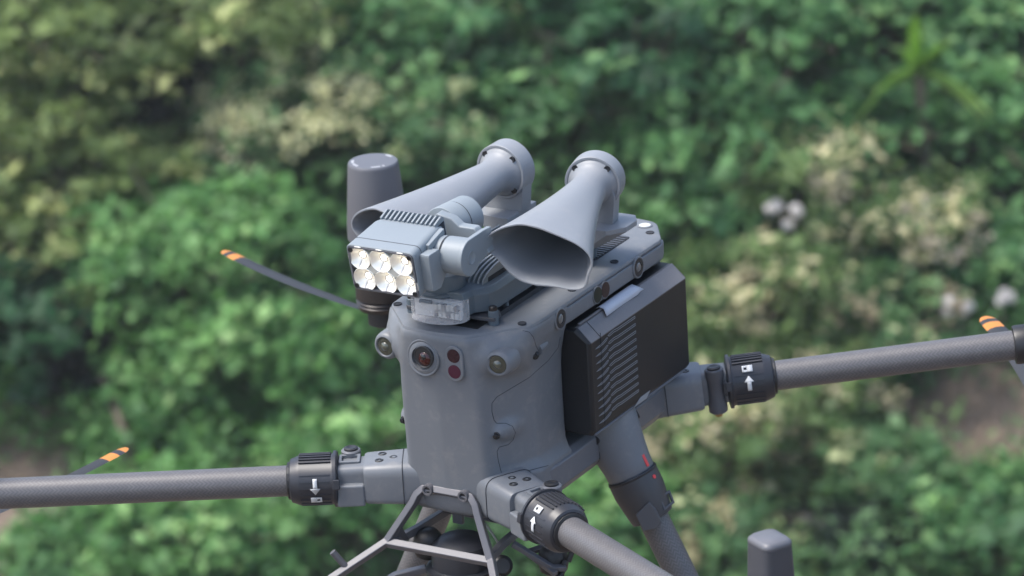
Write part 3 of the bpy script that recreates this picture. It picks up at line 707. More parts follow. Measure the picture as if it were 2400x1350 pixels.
# folded white film sticking out above the right-hand battery
film = [(.0965, -.0300, .0), (.1010, -.0275, .0), (.1075, -.0290, 0), (.1135, -.0362, 0)]
b = B()
ys = np.linspace(.150, .232, 12)
vsf = []
for y in ys:
    w = .0012 * math.sin(y * 90)
    for x, z, _ in film: vsf.append((x + w, y + (.006 if x > .108 else 0) * (1 if y > .2 else -.6), z + w * .6 + (.002 if y > .222 and x > .11 else 0)))
n4 = len(film); fs = [(i * n4 + j, i * n4 + j + 1, (i + 1) * n4 + j + 1, (i + 1) * n4 + j) for i in range(len(ys) - 1) for j in range(n4 - 1)]
b.add(vsf, fs); fo = b.build('film_tab', 'sticker', DR, smooth=60)
sm = fo.modifiers.new('solid', 'SOLIDIFY'); sm.thickness = .0006

# ---- arms ------------------------------------------------------------------------------
def arc_mark(name, poly_strips, o, a, p, up, r, parent, mat='white'):
    """flat print wrapped on a collar: strips of (s along axis, theta) quads"""
    b = B()
    for (s0, s1, th0, th1, s2, s3) in poly_strips:   # from (s0..s1) at th0 to (s2..s3) at th1
        k = 5; vs = []; 
        for i in range(k + 1):
            t = i / k; th = th0 + (th1 - th0) * t
            d = up * math.cos(th) + p * math.sin(th)
            for sa, sb in ((s0, s2), (s1, s3)): vs.append(o + a * (sa + (sb - sa) * t) + d * r)
        b.add(vs, [(2 * i, 2 * i + 1, 2 * i + 3, 2 * i + 2) for i in range(k)])
    ob = b.build(name, mat, parent, smooth=60); sol = ob.modifiers.new('solid', 'SOLIDIFY'); sol.thickness = .0003; return ob

def uvtube(p0, p1, r, name, parent, n=36, seg=40):
    p0 = np.array(p0, float); p1 = np.array(p1, float); u, v, w = frame(p1 - p0); L = np.linalg.norm(p1 - p0)
    b = B().loft([[p0 + w * L * k / seg + (u * math.cos(t) + v * math.sin(t)) * r for t in np.linspace(0, 2 * math.pi, n, endpoint=False)] for k in range(seg + 1)])
    ob = b.build(name, 'carbon', parent, smooth=50); me = ob.data; uvl = me.uv_layers.new(name='UVMap')
    org = ORIGIN[parent.name]
    co = [np.array(vt.co + org) for vt in me.vertices]
    for pl in me.polygons:
        ths = []
        for li in pl.loop_indices:
            q = co[me.loops[li].vertex_index] - p0; ths.append((math.atan2(np.dot(q, v), np.dot(q, u)) / (2 * math.pi), np.dot(q, w)))
        base = ths[0][0]
        for li, (t, h) in zip(pl.loop_indices, ths):
            if t - base > .5: t -= 1
            if t - base < -.5: t += 1
            uvl.data[li].uv = (t, h)
    return ob

def arm(A, a, E, front, sx):
    """A: point on the axis at the hull, a: axis, E: end of the tube"""
    A = np.array(A, float); a = unit(a); up = np.array((0, 0, 1.0)); up = unit(up - a * np.dot(up, a))
    p = np.cross(a, up); p = p * (1 if p[1] < 0 else -1)            # towards the front of the drone
    P = lambda t, q=0, z=0: A + a * t + p * q + up * z
    R = np.column_stack([a, p, up])
    # root block
    b = B(); sect = lambda t, w, h, r, dz=0: [P(t, q, z + dz) for q, z in rpoly([(-w / 2, -h / 2, r * .6), (w / 2, -h / 2, r * .6), (w / 2, h / 2, r), (-w / 2, h / 2, r)], 5)]
    b.loft([sect(-.045, .070, .056, .016, -.002), sect(-.004, .064, .053, .016), sect(.044, .058, .049, .014), sect(.0475, .054, .046, .012)])
    root = b.build('arm_root', 'shell', DR, smooth=40)
    b = B().tube([P(.001, q * 1.005, z * 1.005) for q, z in [(w_, h_) for w_, h_ in rpoly([(-.032, -.0265, .0096), (.032, -.0265, .0096), (.032, .0265, .016), (-.032, .0265, .016)], 5)]] , .0005, 5).build('root_seam', 'groove', root)
    for t, q in ((.026, -.010), (.012, .002), (.029, .010)):
        s_ = B().lathe([(.0052, -.001), (.0052, .0018), (.0042, .0024), (.0024, .0022), (.0022, .0008)], P(t, q, .0238), up, 18).build('screw', 'black', root)
    # neck with hinge
    nk = B().loft([sect(.044, .042, .044, .010), sect(.080, .040, .042, .010)]).build('arm_neck', 'shell', DR, smooth=40)
    side = 1 if not front else -1
    hp = P(.064, side * .021, 0)
    hz = B().lathe([(.0095, -.030), (.0118, -.028), (.0118, -.020), (.0100, -.012), (.0100, .012), (.0118, .018), (.0118, .027), (.0105, .0285)], hp, up, 26).build('hinge', 'shell_dark' if front else 'collar_grey', DR, smooth=30)
    B().lathe([(.0085, .0275), (.0085, .0305), (.006, .0315), (.003, .0305)], hp, up, 20).build('hinge_bolt', 'black', hz)
    B().lathe([(.005, -.035), (.0055, -.030)], hp, up, 6).build('hinge_nut', 'gold', hz, smooth=10)
    if front:
        B().box(P(.064, .016, -.012), (.034, .026, .028), R).build('neck_knuckle', 'shell', nk, bevel=.003)
        # small buckle on top
        B().sweep([P(.054, -.012, .0235), P(.076, -.012, .0235), P(.076, .006, .0225), P(.054, .006, .0225)], .004, .004, up, closed=True).build('buckle', 'shell', nk, bevel=.001)
    else:
        B().box(P(.074, .014, .0), (.014, .018, .02), R).build('neck_knuckle', 'collar_grey', nk, bevel=.003)
    # locking collar
    c0 = .081
    prof = [(.024, c0 - .003), (.0332, c0 - .001), (.0338, c0), (.0338, c0 + .0032), (.0312, c0 + .0036), (.0302, c0 + .006), (.0302, c0 + .043), (.0290, c0 + .047), (.0262, c0 + .0545), (.0235, c0 + .056), (.0205, c0 + .056)]
    col_ = B().lathe(prof, A, a, 48).build('locking_collar', 'collar', DR, smooth=25)
    for k in range(10):
        th = rad(-62 + 88 * k / 9); d = up * math.cos(th) + p * math.sin(th); e = np.cross(a, d)
        B().box(A + a * (c0 + .025) + d * .0308, (.038, .0022, .0030), np.column_stack([a, e, d])).build('grip_rib', 'collar', col_, bevel=.0006, seg=1)
    for k in range(16):
        th = rad(58 + 232 * k / 15); d = up * math.cos(th) + p * math.sin(th); e = np.cross(a, d)
        B().box(A + a * (c0 + .025) + d * .0302, (.036, .0010, .0016), np.column_stack([a, e, d])).build('grip_rib', 'collar', col_)
    d = up * math.cos(rad(80)) + p * math.sin(rad(80))
    B().box(A + a * (c0 - .001) + d * .033, (.008, .012, .004), np.column_stack([a, np.cross(a, d), d])).build('lock_tab', 'collar', col_, bevel=.001)
    cm = c0 + .0245; rr = .0318
    if front and sx < 0: tip, tail, lk0, lk1 = 102, 66, 110, 126
    else: tip, tail, lk0, lk1 = 61, 95, 36, 52
    nb = tip + (14 if tail > tip else -14)
    arc_mark('arrow_mark', [(cm - .0026, cm + .0026, rad(tail), rad(nb), cm - .0026, cm + .0026), (cm - .0062, cm + .0062, rad(nb), rad(tip), cm - .0003, cm + .0003)], A, a, p, up, rr, col_)
    lm = (lk0 + lk1) / 2; dl = (lk1 - lk0) / 2; s1 = -1 if not (front and sx < 0) else -1
    lks = [(cm - .0012, cm + .0062, rad(lk0), rad(lk1), cm - .0012, cm + .0062)]
    for e0, e1 in ((-1, -.36), (.36, 1)): lks.append((cm - .0050, cm - .0010, rad(lm + e0 * dl), rad(lm + e1 * dl), cm - .0050, cm - .0010))
    lks.append((cm - .0070, cm - .0048, rad(lm - .98 * dl), rad(lm + .98 * dl), cm - .0070, cm - .0048))
    arc_mark('lock_mark', lks, A, a, p, up, rr, col_)
    B().lathe([(.0225, c0 + .055), (.0225, c0 + .0585), (.0195, c0 + .0595)], A, a, 16).build('collar_lip', 'black', col_, smooth=15)
    t0 = A + a * (c0 + .05); E = np.array(E, float)
    uvtube(t0, E, .0185, 'arm_tube', DR)
    B().lathe([(.019, -.004), (.0235, -.003), (.0245, .0), (.0245, .030), (.022, .034)], E - a * (.03 if front else .049), a, 30).build('tube_ferrule', 'black', DR)
    return a, p, up

PROP_R = .36
def propeller(c, ang, sgn):
    c = np.array(c, float)
    hub = B().lathe([(.004, .018), (.020, .016), (.022, .004), (.022, -.008), (.014, -.012)], c, (0, 0, 1), 26).build('propeller', 'blade', DR)
    for k in (0, 1):
        a0 = ang + k * math.pi; r_ = np.array((math.cos(a0), math.sin(a0), 0)); t_ = np.array((-math.sin(a0), math.cos(a0), 0)) * sgn
        st = np.concatenate([np.linspace(.018, .88, 20), [.885, .905, .935, .965, .985, 1.0]]) * PROP_R
        loops = []
        for s in st:
            q = s / PROP_R
            ch = .030 * (1 - math.exp(-q * 9)) * (1.25 - .72 * q) + .006
            if q > .96: ch *= max(.25, 1 - ((q - .96) / .045) ** 2 * .7)
            tw = rad(24 - 17 * q); sweep = .012 * math.sin(q * 2.2) - .012 * q * q
            loop = []
            for x, z in ((-.5, 0), (-.3, .09), (0, .12), (.3, .07), (.5, 0), (.3, -.02), (0, -.03), (-.3, -.03)):
                x_ = x * ch; z_ = z * ch * .9
                loop.append(c + r_ * s + t_ * (x_ * math.cos(tw) - z_ * math.sin(tw) + sweep) + np.array((0, 0, 1)) * (x_ * math.sin(tw) + z_ * math.cos(tw) + .010 * q))
            loops.append(loop)
        b = B()
        for i in range(len(loops) - 1):
            q = st[i] / PROP_R
            b.loft([loops[i], loops[i + 1]], i == 0, i == len(loops) - 2, mi=1 if (.88 <= q < .93 or q >= .96) else 0)
        bm_ob = b.build('blade', ['blade', 'orange'], hub, smooth=60)
        bm = bmesh.new(); bm.from_mesh(bm_ob.data); bmesh.ops.remove_doubles(bm, verts=bm.verts, dist=1e-5); bm.to_mesh(bm_ob.data); bm.free()

for sx in (-1, 1):
    # front arm
    A = (sx * .072, -.030, -.203); a = np.array((sx * .873, -.487, 0)); E = np.array((sx * .562, -.3034, -.203))
    arm(A, a, E, True, sx)
    e = unit(a); u = np.cross(e, (0, 0, 1))
    B().lathe([(.026, .028), (.031, .026), (.033, .02), (.033, -.02), (.030, -.026), (.036, -.03), (.036, -.052), (.033, -.055)], E + e * .045, (0, 0, 1), 36).build('motor', 'motor', DR, smooth=30)
    po = E - e * .004
    sq = lambda z, w, d_: [tuple(po + e * x + u * y + np.array((0, 0, z))) for x, y in rpoly([(-w / 2, -d_ / 2, .01), (w / 2, -d_ / 2, .01), (w / 2, d_ / 2, .01), (-w / 2, d_ / 2, .01)], 5)]
    B().loft([sq(-.012, .050, .044), sq(.06, .047, .041), sq(.133, .042, .036)]).build('antenna_post', 'antenna', DR, smooth=30)
    B().loft([sq(.1325, .0405, .0345), sq(.1345, .0425, .0365), sq(.138, .0415, .0355), sq(.141, .036, .030)]).build('antenna_cap', 'antenna_grey', DR, smooth=50)
    # rear arm
    C = np.array((sx * .1705, .3946, -.200)); E2 = np.array((sx * .495, .595, -.173)); a2 = unit(E2 - C)
    arm(C - a2 * .1075, a2, E2, False, sx)
    cpos = np.array((sx * .498, .597, -.018))
    mt = B().lathe([(.032, -.150), (.036, -.165), (.036, -.200), (.034, -.205), (.036, -.215), (.0365, -.235), (.034, -.2375), (.0365, -.240), (.034, -.2425), (.0365, -.245), (.033, -.252)], cpos, (0, 0, 1), 40).build('motor', 'motor', DR, smooth=30)
    an = B().lathe([(.0415, -.150), (.0412, -.130), (.0345, -.0465), (.0338, -.0438), (.0326, -.0425), (.0290, -.0422)], cpos, (0, 0, 1), 44).build('antenna_dome', 'antenna_grey', DR, smooth=40)
    # worn ring of print on the dome's top, no longer legible
    for th0, th1 in ((200, 262), (300, 338), (60, 84)):
        k = 0
        for th in np.arange(th0, th1, 6.5):
            k += 1
            if k % 5 == 0: continue
            d = np.array((math.cos(rad(th)), math.sin(rad(th)), 0)); e_ = np.array((-d[1], d[0], 0))
            B().box(cpos + d * .0275 + np.array((0, 0, -.0421)), (.0036, .0026, .0004), np.column_stack([d, e_, (0, 0, 1)])).build('print_mark', 'white_dim', an, smooth=0)

# blades at rest: tips lie on the arcs that the photograph shows
def ang_to(c, px, py):
    o, d = ray(px, py); k = (c[2] - o.z) / d.z; h = o + d * k; return math.atan2(h.y - c[1], h.x - c[0])
for c, tgt, sg in (((-.498, .597, -.285), (470, 585), 1), ((.498, .597, -.285), (2262, 692), -1), ((-.601, -.3253, -.272), (250, 1090), -1), ((.601, -.3253, -.272), (2500, 1660), 1)):
    propeller(c, ang_to(c, *tgt), sg)

# ---- landing legs ------------------------------------------------------------------------
for sx in (1, -1):
    ax = unit((sx * .44, .02, -.90)); o = np.array((sx * .086, .178, -.186))
    P = lambda t: o + ax * t
    u, v, w = frame(ax)
    b = B().lathe([(.040, -.018), (.039, .005), (.034, .035), (.0305, .060), (.030, .072), (.0285, .0745)], o, ax, 36).build('leg_socket', 'shell', DR, smooth=40)
    f = unit(np.array((sx, -.35, .25)) - ax * np.dot((sx, -.35, .25), ax)); g = np.cross(ax, f)
    for q in (-1, 1):
        B().lathe([(.006, -.002), (.006, .002), (.004, .0025)], o + ax * .012 + (f * .35 + g * q * .94) * .0375, unit(f * .35 + g * q * .94), 16).build('socket_screw', 'black', b)
    fb = unit(np.array((.9, -.1, .1)) - ax * np.dot((.9, -.1, .1), ax)) if sx > 0 else unit(np.array((-.9, -.1, .1)) - ax * np.dot((-.9, -.1, .1), ax))
    B().box(o + ax * .062 + fb * .0303, (.017, .0042, .0016), np.column_stack([ax, np.cross(fb, ax), fb])).build('alignment_mark', 'red', b)
    cl = B().lathe([(.0285, .074), (.0315, .076), (.0318, .094), (.0300, .108), (.0272, .128), (.0262, .132), (.022, .1335)], o, ax, 40).build('leg_clamp', 'leg_clamp', DR, smooth=30)
    B().lathe([(.0315, .0735), (.0322, .0755), (.0315, .0775)], o, ax, 40).build('clamp_ring', 'black', cl)
    B().lathe([(.0026, -.001), (.0026, .0012)], o + ax * .085 + fb * .0312, fb, 12).build('alignment_dot', 'red', cl)
    B().sweep([o + ax * t + (fb * .9 + np.cross(ax, fb) * q_) * .0300 for t, q_ in ((.112, -.55), (.126, -.5), (.126, .15), (.112, .1))], .003, .003, fb, closed=True).build('clamp_latch', 'collar_grey', cl, bevel=.0006)
    fl = unit(np.array((0, -1, 0)) - ax * np.dot((0, -1, 0), ax)); fl = unit(fl + .5 * fb)
    B().prism([(.108, -.010), (.120, -.013), (.137, -.013), (.142, -.004), (.138, .012), (.116, .012)], o + fl * .0285, ax, np.cross(ax, fl), fl, -.004, .003).build('clamp_lever', 'collar_grey', cl, bevel=.001)
    uvtube(P(.12), P(.36), .0188, 'leg_tube', DR)
    foot = B().tube([P(.36) + np.array((0, -.16, 0)), P(.36) + np.array((0, .16, 0))], .014, 20).build('landing_skid', 'black', DR, smooth=40)

# ---- gimbal guard under the nose ----------------------------------------------------------
b = B()
fr = lambda sx: [(sx * .0245, -.0505, -.2045), (sx * .0330, -.052, -.2055), (sx * .0400, -.055, -.212), (sx * .0445, -.0585, -.222), (sx * .0715, -.079, -.2685), (sx * .104, -.120, -.292), (sx * .135, -.165, -.315)]
b.sweep([q for q in reversed(fr(-1))] + [q for q in fr(1)], .009, .010, (0, -.8, .6))
guard = b.build('guard_frame', 'frame', DR, smooth=30, bevel=.0015)
B().sweep([(-.0715, -.080, -.2695), (.0715, -.080, -.2695)], .010, .009, (0, -.5, .85)).build('guard_crossbar', 'frame', guard, bevel=.0015)
for sx in (-1, 1):
    B().lathe([(.0068, -.022), (.0072, .004), (.0066, .0062), (.0046, .0062), (.0040, .0030)], (sx * .0245, -.0525, -.2035), (0, -1, .05), 22).build('guard_boss', 'frame', guard, smooth=40)
    B().lathe([(.0041, .0), (.0041, .0034)], (sx * .0245, -.0525, -.2035), (0, -1, .05), 16).build('boss_screw', 'black', guard)
    # ring frame members
    B().sweep([(sx * .066, -.078, -.2695), (sx * .0585, -.030, -.2695), (sx * .054, .036, -.2695)], .008, .010).build('guard_rail', 'frame', guard, bevel=.001)
    B().prism([(0, 0), (.010, .026), (.026, .0), (.004, -.004)], (sx * .071, -.077, -.272), (-sx * .5, .85, 0), (-sx * .35, -.1, .93), unit((sx * .85, .5, 0)), -.002, .002).build('guard_gusset', 'antenna', guard)
    B().tube([(sx * .104, -.120, -.292), (sx * .118, -.128, -.270)], .0042, 12).build('guard_peg', 'frame', guard)
    ball = B().lathe([(.004, .020), (.011, .0185), (.0165, .012), (.019, 0), (.0165, -.012), (.011, -.0165), (.006, -.018)], (sx * .046 + (.052 if sx > 0 else 0), -.030 if sx < 0 else .018, -.288 if sx < 0 else -.303), (0, 0, 1), 24).build('damper_ball', 'rubber', guard, smooth=60)
B().sweep([(-.054, .036, -.2695), (.125, .030, -.2715)], .009, .009).build('guard_rail', 'frame', guard, bevel=.001)
B().sweep([(.066, -.020, -.2715), (.110, -.004, -.302), (.122, .006, -.304)], .010, .006).build('damper_arm', 'frame', guard, bevel=.001)
B().sweep([(.125, .030, -.2715), (.066, .010, -.296), (.118, -.012, -.305)], .007, .006).build('damper_arm', 'frame', guard, bevel=.001)
B().sweep([(-.020, .0, -.236), (-.020, .0, -.268)], .014, .006, (0, 1, 0)).build('guard_hanger', 'frame', guard, bevel=.001)
gm = B().lathe([(.006, .022), (.026, .021), (.034, .016), (.036, .006), (.036, -.012), (.043, -.014), (.043, -.022), (.036, -.024), (.036, -.050), (.030, -.055)], (-.004, -.024, -.296), (0, 0, 1), 40).build('gimbal_mount', 'collar', DR, smooth=30)
B().sweep([(-.044, -.040, -.315), (-.075, -.062, -.321), (-.110, -.110, -.345)], .011, .008).build('gimbal_arm', 'frame', gm, bevel=.0015)
tq = [(.030 + .05 * t, .0 + .03 * math.sin(t * 3) - .02 * t, -.268 - .045 * math.sin(t * math.pi) - .02 * t) for t in np.linspace(0, 1, 16)]
B().tube([(-.010 + .045 * t, .018 - .02 * t, -.262 - .022 * t * t) for t in np.linspace(0, 1, 12)], .0016, 8).build('cable', 'wire', DR)
B().tube([(.052, -.028, -.300), (.062, -.040, -.318), (.085, -.038, -.330), (.106, -.020, -.326), (.118, .0, -.312), (.118, .012, -.298)], .0040, 10).build('cable', 'rubber', DR, smooth=60)
B().tube([(.118, .020, -.272), (.124, .022, -.285), (.120, .016, -.300)], .0036, 10).build('cable', 'rubber', DR, smooth=60)
B().lathe([(.010, -.012), (.013, -.006), (.013, .008), (.009, .012)], (.052, -.026, -.300), (.5, -.6, .3), 20).build('cable_plug', 'black', DR)

# =================================================================== SEARCHLIGHT + LOUDSPEAKER
LS = thing('searchlight_loudspeaker', (0, .10, .004), 'blue-grey searchlight with twin horn loudspeakers, bolted on top of the drone', 'searchlight')
# base beam
pl = [(-.030, -.034), (.030, -.034), (.033, -.018), (.046, -.006), (.050, .010), (.050, .235), (.040, .25), (-.040, .25), (-.050, .235), (-.050, .010), (-.046, -.006), (-.033, -.018)]
base = B().loft([[(x, y, .015) for x, y in pl], [(x, y, .037) for x, y in pl], [(x * .86, y * .985 + .0005, .0425) for x, y in pl]]).build('base_housing', 'payload_dark', LS, smooth=20, bevel=.0012)
# cooling fins on the beam: curved at the front
for k in range(11):
    x = -.030 + k * .0062
    prof = [(.004 + .0, .0425)] + [(.004 + .055 * (1 - math.cos(t)), .0425 + .017 * math.sin(t)) for t in np.linspace(.15, math.pi / 2, 8)] + [(.150, .0595), (.160, .0425)]
    B().prism(prof, (x, 0, 0), (0, 1, 0), (0, 0, 1), (1, 0, 0), -.0012, .0012).build('cooling_fin', 'payload', LS, smooth=30)
B().box((.001, .085, .045), (.066, .14, .006)).build('fin_bed', 'groove', LS)
# strobe behind a clear cover on the front
fc = [(.037 * math.cos(t) - .004, -.030 - .029 * math.sin(t) ** .8 if math.sin(t) > 0 else -.030) for t in np.linspace(0, math.pi, 48)]
cv = B().loft([[(x, y, .011) for x, y in fc], [(x, y, .036) for x, y in fc]]).build('strobe_cover', 'clear', LS, smooth=60)
B().box((-.004, -.037, .0235), (.062, .006, .022)).build('strobe_board', 'white', cv)
for i in range(6):
    for j in range(2):
        B().box((-.004 + i * .0056, -.0425, .0185 + j * .0090), (.0044, .006, .0072)).build('strobe_cell', 'antenna_grey' if (i + j) % 3 == 0 else 'button', cv, bevel=.0006, seg=1)
B().box((-.018, -.043, .031), (.016, .004, .0035)).build('strobe_shade', 'payload_dark', cv)
# mounting plate, feet, rails
pln = B().prism(rpoly([(-.060, -.022, .004), (.060, -.022, .004), (.062, -.008, .004), (.042, .02, .004), (.042, .24, .004), (-.042, .24, .004), (-.042, .02, .004), (-.062, -.008, .004)], 3), (0, 0, .0085), (1, 0, 0), (0, 1, 0), (0, 0, 1), 0, .0045).build('mount_plate', 'antenna', LS, bevel=.0008)
for sx in (-1, 1):
    B().sweep([(sx * .046, .0, .0065), (sx * .046, .235, .0065)], .010, .006).build('mount_rail', 'collar', pln)
    for x, y in ((.0555, -.0145), (.0530, .125), (.052, .225)):
        ft = B().lathe([(.0062, .0), (.0062, .0165), (.0054, .0175)], (sx * x, y, .0032), (0, 0, 1), 22).build('mount_foot', 'payload_dark', pln)
        B().lathe([(.0052, .0175), (.0050, .0215), (.0036, .0225)], (sx * x, y, .0032), (0, 0, 1), 16).build('foot_screw', 'bolt', ft)
    for y in (.030, .10):
        B().lathe([(.0036, -.0005), (.0036, .0022), (.0024, .003), (.0024, .016)], (sx * .0475, y, .0035), (0, 0, 1), 14).build('rail_bolt', 'payload_dark', pln)
# gimbal: yaw column, yoke, roll and pitch motors
yaw = B().lathe([(.031, .0365), (.031, .039), (.0275, .041), (.0275, .056), (.0255, .060), (.012, .061)], (-.012, -.012, 0), (0, 0, 1), 40).build('yaw_motor', 'payload_dark', LS, smooth=30)
B().sweep([(-.010, .006, .052), (-.006, .026, .085), (-.004, .026, .118)], .030, .012, (0, 1, 0)).build('yoke_post', 'payload_dark', LS, bevel=.002)
ro = np.array((.000, 0, .1165))
B().lathe([(.015, -.034), (.0235, -.033), (.0245, -.031), (.0245, .018), (.0225, .0205), (.010, .021)], ro + np.array((0, .010, 0)), (.05, 1, -.04), 44).build('roll_motor', 'payload', LS, smooth=30)
B().lathe([(.0247, 0), (.0249, .0006), (.0247, .0012)], ro + np.array((0, .002, 0)), (.05, 1, -.04), 44, False, False).build('motor_seam', 'groove', LS)
ymid = -.030
arm_pts = [(-.022, .112), (.0, .140), (.020, .136), (.030, .128), (.050, .128), (.062, .113), (.069, .100), (.063, .095), (.052, .112), (.030, .112), (.016, .096), (-.010, .094)]
B().prism(arm_pts, (0, ymid, 0), (1, 0, 0), (0, 0, 1), (0, 1, 0), -.006, .008).build('yoke_arm', 'payload', LS, bevel=.002)
cy, cz = -.0715, .1065
disc = [(cy + .0222 * math.cos(t), cz + .0222 * math.sin(t)) for t in np.linspace(rad(95), rad(325), 30)]
B().prism(disc + [(ymid + .002, .098), (ymid + .009, .110), (ymid + .006, .1285), (ymid - .010, .1295)], (.0615, 0, 0), (0, 1, 0), (0, 0, 1), (1, 0, 0), -.0015, .0045).build('yoke_side', 'payload', LS, bevel=.0012)
B().lathe([(.0075, 0), (.0085, .0005), (.0078, .0010), (.0068, .0004)], (.0658, cy, cz), (1, 0, 0), 26).build('motor_mark', 'payload', LS)
pc = np.array((0, -.0715, .1065))
B().lathe([(.020, .024), (.0215, .0255), (.0215, .034), (.0208, .0345), (.0208, .0365), (.0218, .037), (.0222, .060), (.0212, .0645), (.008, .0648), (.0075, .0640), (.004, .0640)], pc, (1, 0, 0), 44).build('pitch_motor', 'payload', LS, smooth=30)
B().lathe([(.0219, .0345), (.0221, .0353), (.0219, .0361)], pc, (1, 0, 0), 44, False, False).build('motor_seam', 'groove', LS)
# lamp head: built in its own frame, pitched ten degrees down
HC = np.array((-.020, -.125, .0965)); pt = rad(10.4)
hn = np.array((0, -math.cos(pt), -math.sin(pt))); hu = np.array((0, -math.sin(pt), math.cos(pt))); hx = np.array((1.0, 0, 0))
H = lambda x, u, d: HC + hx * x + hu * u - hn * d          # d: depth behind the face
def hsec(d, w, h, r): return [H(x, u, d) for x, u in rpoly([(-w / 2, -h / 2, r), (w / 2, -h / 2, r), (w / 2, h / 2, r), (-w / 2, h / 2, r)], 6)]
head = B().loft([hsec(.012, .084, .053, .006), hsec(.001, .087, .056, .007), hsec(.0, .089, .058, .007), hsec(.001, .091, .060, .008), hsec(.058, .086, .059, .008), hsec(.074, .080, .052, .008), hsec(.076, .078, .050, .008)]).build('lamp_head', 'payload', LS, smooth=25)
bm_ring = B().loft([[q for q in hsec(.0165, .0902, .0602, .008)], [q for q in hsec(.0172, .0904, .0604, .008)]], False, False).build('head_seam', 'groove', head)
face = B().loft([hsec(.003, .0872, .0562, .006), hsec(-.0012, .0872, .0562, .006), hsec(-.0012, .0835, .0530, .012), hsec(.003, .0835, .0530, .012), hsec(.003, .0872, .0562, .006)], False, False).build('face_plate', 'antenna_grey', head)
for x, u in ((-.039, .0235), (.039, .0235), (.039, -.0235), (-.039, -.0235)):
    B().lathe([(.0030, .001), (.0030, .0022), (.0016, .0018)], H(x, u, 0), hn, 14).build('face_screw', 'black', face)
lens_c = []
for j, u in enumerate((.0138, -.0138)):
    for i in range(3):
        lens_c.append(((i - 1) * .0284 + (-.0012 if j == 0 else .0012), u))
# bright plate behind the collimators, and the pale fillets between them
B().prism(rpoly([(-.0415, -.026, .006), (.0415, -.026, .006), (.0415, .026, .006), (-.0415, .026, .006)], 4), HC, hx, hu, hn, -.0118, -.0100).build('lens_tray', 'cream', head)
for x in (-.0142, .0142):
    B().prism([(x - .0085, 0), (x, -.0065), (x + .0085, 0), (x, .0065)], HC, hx, hu, hn, -.002, .0002).build('lens_fillet', 'cream', head)
for x, u in lens_c:
    rf = B().lathe([(.0150, -.0075), (.0150, .0006), (.0146, .0010), (.0142, .0006), (.0100, -.0040), (.0042, -.0088)], H(x, u, 0), hn, 30, True, False).build('reflector', 'reflector', head, smooth=40)
    B().lathe([(.0042, -.0088), (.0040, -.0078), (.0026, -.0066), (.001, -.0060)], H(x, u, 0), hn, 18).build('led', 'led', head, smooth=60)
    for a_, w_ in ((52, .0011), (255, .0006)):   # white strips that paint the LED's reflected streak on the cone
        e1 = hx * math.cos(rad(a_)) + hu * math.sin(rad(a_)); B().sweep([H(x, u, .0078) + e1 * .005, H(x, u, -.0002) + e1 * .0139], w_ * 2, .0010, tuple(hn)).build('painted_streak', 'white', head)
for k in range(13):
    x = -.036 + k * .006
    B().prism([(.064, .0), (.064, .0305), (.079, .0335), (.0845, .030), (.0845, .0)], H(x, 0, 0), -hn, hu, hx, -.0011, .0011).build('head_fin', 'payload', head, smooth=0)
B().prism([(.066, -.028), (.066, .026), (.082, .026), (.082, -.024)], H(0, 0, 0), -hn, hu, hx, -.038, .038).build('fin_core', 'groove', head)
# side plate between head and pitch motor
B().prism(rpoly([(.010, -.024, .003), (.026, -.028, .003), (.040, -.018, .003), (.036, .018, .003), (.012, .022, .003)], 3), H(.0455, 0, 0), -hn, hu, hx, -.001, .012).build('head_bracket', 'payload', head, bevel=.0015)
B().prism([(.030, .016), (.066, .020), (.066, .027), (.030, .0245)], H(.044, 0, 0), -hn, hu, hx, -.002, .004).build('head_rail', 'payload', head, bevel=.0008)
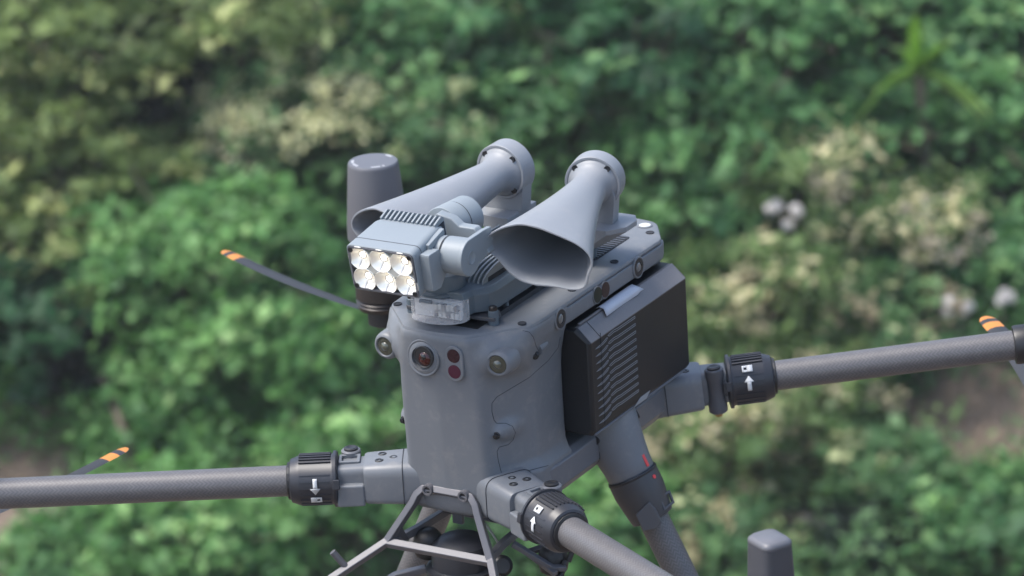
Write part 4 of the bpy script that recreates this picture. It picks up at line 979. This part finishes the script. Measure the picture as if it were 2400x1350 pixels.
# ---- horns
MOUTH = [(-.065, .009), (-.059, .020), (-.042, .031), (-.020, .038), (.004, .035), (.030, .026), (.050, .018), (.063, .008), (.068, -.003), (.066, -.012), (.0605, -.021), (.0605, -.027), (.0605, -.032), (.056, -.0385), (.040, -.0405), (.020, -.0380), (-.004, -.0385), (-.022, -.0345), (-.038, -.022), (-.047, -.009), (-.061, .000)]
def horn(C, Mc, roll, kx=1.0):
    C = np.array(C, float); Mc = np.array(Mc, float); d = unit(Mc - C); L = np.linalg.norm(Mc - C)
    lat = unit(np.cross(d, (0, 0, 1))); lat = lat if lat[0] > 0 else -lat
    up = np.cross(lat, d); up = up if up[2] > 0 else -up
    c_, s_ = math.cos(roll), math.sin(roll); lat, up = lat * c_ + up * s_, up * c_ - lat * s_
    # periodic smooth resample of the mouth outline
    N = 64; mp = np.array(MOUTH + MOUTH[:1]) * (kx, 1); ln = np.concatenate([[0], np.cumsum(np.linalg.norm(np.diff(mp, axis=0), axis=1))])
    t = np.linspace(0, ln[-1], N, endpoint=False); ox = np.interp(t, ln, mp[:, 0]); oy = np.interp(t, ln, mp[:, 1])
    for _ in range(2): ox = (np.roll(ox, 1) + 2 * ox + np.roll(ox, -1)) / 4; oy = (np.roll(oy, 1) + 2 * oy + np.roll(oy, -1)) / 4
    th = np.unwrap(np.arctan2(oy, ox))
    def ring(s, r_in=0.0):
        q = min(1, max(0, s)); e = q ** 1.55 * (1 - .0) ; e = .35 * q ** 2 + .65 * q ** 1.3 if q > 0 else 0
        rc = .0190 + .004 * q
        # neck is round, mouth is lobed
        x = (1 - e) * rc * np.cos(th) + e * ox; y = (1 - e) * rc * np.sin(th) + e * oy
        if r_in: k = 1 - r_in / np.maximum(.006, np.hypot(x, y)); x = x * k; y = y * k
        return [C + d * (L * s) + lat * float(a) + up * float(b_) for a, b_ in zip(x, y)]
    S = list(np.linspace(.0, 1, 26))
    base_r = lambda r, s: [C + d * (L * s) + lat * r * math.cos(a) + up * r * math.sin(a) for a in th]
    loops = [base_r(.0315, .042), base_r(.0310, .050), base_r(.0268, .060), base_r(.0236, .078), base_r(.0212, .105)] + [ring(s) for s in np.linspace(.15, 1, 24)]
    loops += [ring(1.006, .0005), ring(1.006, .0022)] + [ring(s, .0030) for s in np.linspace(1, .2, 20)]
    hb = B().loft(loops, True, True).build('horn', 'horn', LS, smooth=60)
    fl = B().lathe([(.030, -.013), (.0335, -.0125), (.0345, -.0115), (.0345, .0125), (.0340, .0132), (.0312, .0132), (.0308, .0105)], C, d, 48).build('horn_flange', 'horn', hb, smooth=35)
    for k in range(4):
        a = rad(48 + 90 * k); q = C + d * .0120 + lat * .0280 * math.cos(a) + up * .0285 * math.sin(a)
        B().lathe([(.0038, -.001), (.0038, .0032), (.0018, .0026)], q, d, 14).build('flange_screw', 'black', hb)
    return d
zf = .1025
hR = horn((.062, .226, zf), (.1205, -.016, .0985), rad(-2))
hL = horn((-.062, .226, zf), (-.0800, -.022, .0925), rad(-5), .80)
for sx in (1, -1):
    B().prism(rpoly([(-.026, 0, .001), (.026, 0, .001), (.030, .034, .008), (.026, .052, .006), (-.026, .052, .006), (-.030, .034, .008)], 3), (sx * .062, .224, .0535), (1, 0, 0), (0, 0, 1), (-sx * .12, 1, 0), -.009, .009).build('horn_stand', 'horn', LS, smooth=30, bevel=.001)
    wing = [(sx * .040, .186), (sx * .092, .192), (sx * .1085, .214), (sx * .1085, .240), (sx * .098, .256), (sx * .040, .256)]
    B().loft([[(x * (.62 if abs(x) > .06 else 1), y, .0215) for x, y in wing], [(x, y, .047) for x, y in wing], [(x, y, .0535) for x, y in wing]]).build('horn_wing', 'horn', LS, smooth=20, bevel=.001)

# =================================================================== HAZE
m_ = bpy.data.materials.new('haze'); m_.use_nodes = True; nt_ = m_.node_tree; nt_.nodes.clear()
ou_ = nt_.nodes.new('ShaderNodeOutputMaterial'); pv_ = nt_.nodes.new('ShaderNodeVolumePrincipled')
pv_.inputs['Color'].default_value = (.90, .95, .97, 1); pv_.inputs['Density'].default_value = .0010; pv_.inputs['Anisotropy'].default_value = .2
nt_.links.new(pv_.outputs['Volume'], ou_.inputs['Volume'])
hz_ = B().box((CAMPOS[0], CAMPOS[1], -1.5), (900, 900, 26)).build('haze', m_, smooth=0)
tag(hz_, 'thin pale haze hanging over the slope', 'haze', kind='stuff')
